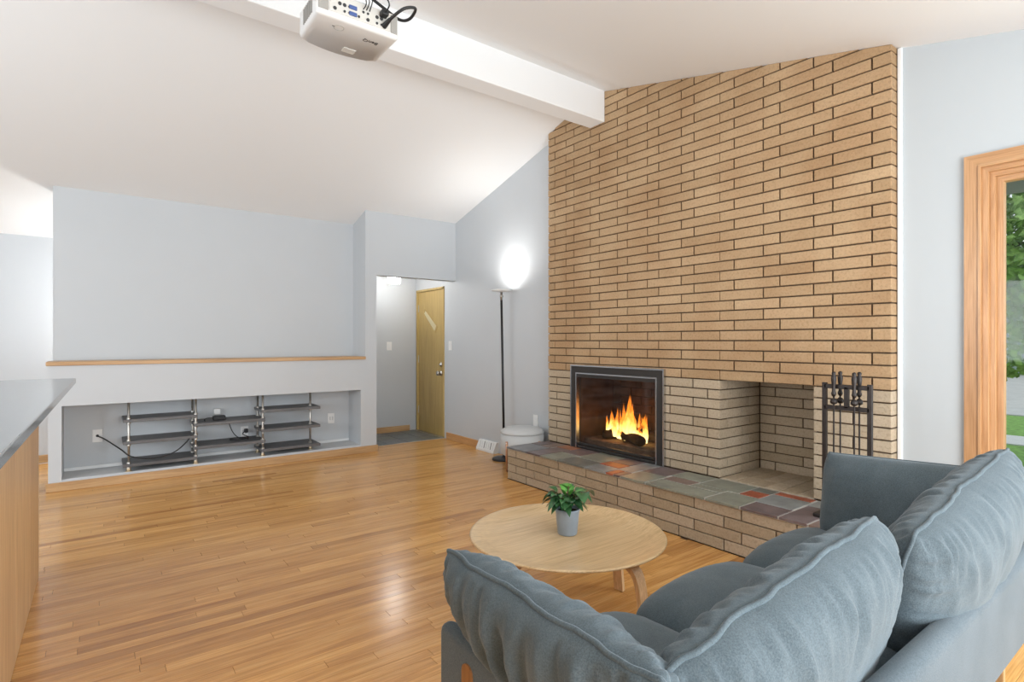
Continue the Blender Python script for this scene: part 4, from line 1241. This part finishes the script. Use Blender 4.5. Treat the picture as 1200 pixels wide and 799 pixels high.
# lettering lies on the downward face; it reads upright for a viewer standing by the far wall
Mx = Matrix.Translation(Vector((PX1 - .085, PYA + .075, PZ0 - .0004)) - Vector(pj.location)) @ Matrix.Rotation(math.pi, 4, 'X')
Mx = Mx @ Matrix.Rotation(math.pi, 4, 'Z')
me_t.transform(Mx)
lt = bpy.data.objects.new('lettering', me_t); lt.parent = body; COL.objects.link(lt)
obj('mount_plate', rbox(.70, .86, 2.06, 2.18, PZ1 + .028, PZ1 + .036, .002), M['white'], pj)
for (xx, yy) in ((.72, 2.075), (.84, 2.075), (.72, 2.165), (.84, 2.165)):
    obj('mount_screw', tube([(xx, yy, PZ1 - .004), (xx, yy, PZ1 + .03)], .006, 8), M['white'], pj)
obj('mount_pole', tube([(.78, 2.12, PZ1 + .03), (.78, 2.12, zc(2.12) - .01)], .019, 14), M['white'], pj, True)
obj('ceiling_flange', lathe([(.0, 0), (.065, 0), (.065, -.012), (.0, -.012)], (.78, 2.12, zc(2.12) - .014), 24), M['white'], pj)

# ------------------------------------------------------------------ picture window
wn = thing('window_1', (XW, -.3, WZ0), 'large picture window with stepped honey pine casing', 'window', kind='structure')
def member_frame(name, y0, y1, z0, z1, w, x0, x1):
    gz = [prism([(y0, z0), (y0 + w, z0 + w), (y0 + w, z1 - w), (y0, z1)], 'x', x0, x1), prism([(y1, z0), (y1, z1), (y1 - w, z1 - w), (y1 - w, z0 + w)], 'x', x0, x1)]
    gy = [prism([(y0, z1), (y0 + w, z1 - w), (y1 - w, z1 - w), (y1, z1)], 'x', x0, x1), prism([(y0, z0), (y1, z0), (y1 - w, z0 + w), (y0 + w, z0 + w)], 'x', x0, x1)]
    for g in gz: obj(name + '_upright', g, M['pine_z'], wn)
    for g in gy: obj(name + '_rail', g, M['pine_y'], wn)
member_frame('casing', WY0 - .058, .863, WZ0 - .058, 2.184, .058, XW - .020, XW)
member_frame('casing_bead', WY0 - .001, .806, WZ0 - .001, 2.127, .010, XW - .026, XW + .01)
member_frame('jamb', WY0 + .008, .797, WZ0 + .008, 2.118, .026, XW - .004, XW + .05)
member_frame('stop', WY0 + .034, .771, WZ0 + .034, 2.092, .022, XW + .022, XW + .07)
member_frame('sash', WY0 + .056, .749, WZ0 + .056, 2.070, .026, XW + .048, XW + .10)
obj('pane', box(XW + .074, XW + .079, WY0 + .08, .725, WZ0 + .08, 2.046), M['glass'], wn)

# ------------------------------------------------------------------ outdoors
struct('ground_outside', box(3.8, 60, -25, 40, -.42, -.30), M['grass'], 'green lawn outside the picture window', 'lawn')
struct('path_outside', box(10.9, 11.9, -25, 40, -.30, -.285), M['pathwhite'], 'pale concrete path crossing the lawn', 'path')
struct('driveway_outside', box(15.2, 33, -25, 40, -.30, -.28), M['concrete'], 'grey concrete driveway beyond the lawn', 'driveway')
nh = thing('neighbour_house', (36, 8, -.3), 'sage green neighbouring house beyond the driveway', 'house')
for i in range(16):
    obj('siding_board', box(34.0 - .0, 34.25, -4, 22, -.28 + i * .22, -.065 + i * .22), M['siding'], nh)
obj('wall', box(34.05, 42, -3.9, 21.9, -.3, 3.2), M['siding'], nh)
obj('roof', prism([(33.2, 3.15), (38, 5.6), (43, 3.15)], 'y', -4.6, 22.6), M['roof'], nh)
ev = thing('eave_outside', (4.3, 0, 2.3), 'green-grey eave overhanging the picture window', 'eave', kind='structure')
for i in range(4):
    obj('soffit_board', box(3.72 + i * .16, 3.875 + i * .16, -4, 4, 2.30, 2.32), M['soffit'], ev)
obj('fascia', box(4.36, 4.385, -4, 4, 2.13, 2.35), M['soffit'], ev)
obj('gutter', join(box(4.386, 4.47, -4, 4, 2.17, 2.185), box(4.46, 4.475, -4, 4, 2.17, 2.29)), M['soffit'], ev)
tr = thing('garden_tree', (8.6, 2.6, -.3), 'leafy green tree standing on the lawn outside', 'tree')
obj('trunk', tube(smooth_path([(8.6, 2.6, -.3), (8.55, 2.5, .8), (8.5, 2.4, 2.0), (8.6, 2.2, 3.4)], 5), [.16 - .004 * i for i in range(16)], 10), M['bark'], tr, True)
rt = random.Random(9)
for i in range(9):
    a = rt.uniform(0, 6.28); z = rt.uniform(1.2, 2.9)
    obj('branch', tube(smooth_path([(8.53, 2.42, z), (8.5 + .7 * math.cos(a), 2.4 + .7 * math.sin(a), z + .35), (8.5 + 1.5 * math.cos(a), 2.4 + 1.5 * math.sin(a), z + .3)], 4), [.04 - .004 * k for k in range(9)], 6), M['bark'], tr, True)
V, F = [], []
for i in range(20000):
    while True:
        p = Vector((rt.uniform(-1, 1), rt.uniform(-1, 1), rt.uniform(-1, 1)))
        if p.length < 1: break
    c = Vector((8.5 + p.x * 1.9, 2.0 + p.y * 2.1, 2.55 + p.z * 1.75))
    if noise.noise((c.x * 1.6, c.y * 1.6, c.z * 1.6)) < -.28: continue
    d1 = Vector((rt.gauss(0, 1), rt.gauss(0, 1), rt.gauss(0, 1) - .6)).normalized()
    d2 = d1.cross(Vector((rt.gauss(0, 1), rt.gauss(0, 1), rt.gauss(0, 1)))).normalized()
    L = rt.uniform(.08, .15)
    n = len(V)
    V += [tuple(c), tuple(c + d1 * L * .5 + d2 * L * .28), tuple(c + d1 * L), tuple(c + d1 * L * .5 - d2 * L * .28)]
    F.append((n, n + 1, n + 2, n + 3))
tag(obj('foliage', (V, F), M['treeleaf'], tr), kind='stuff')
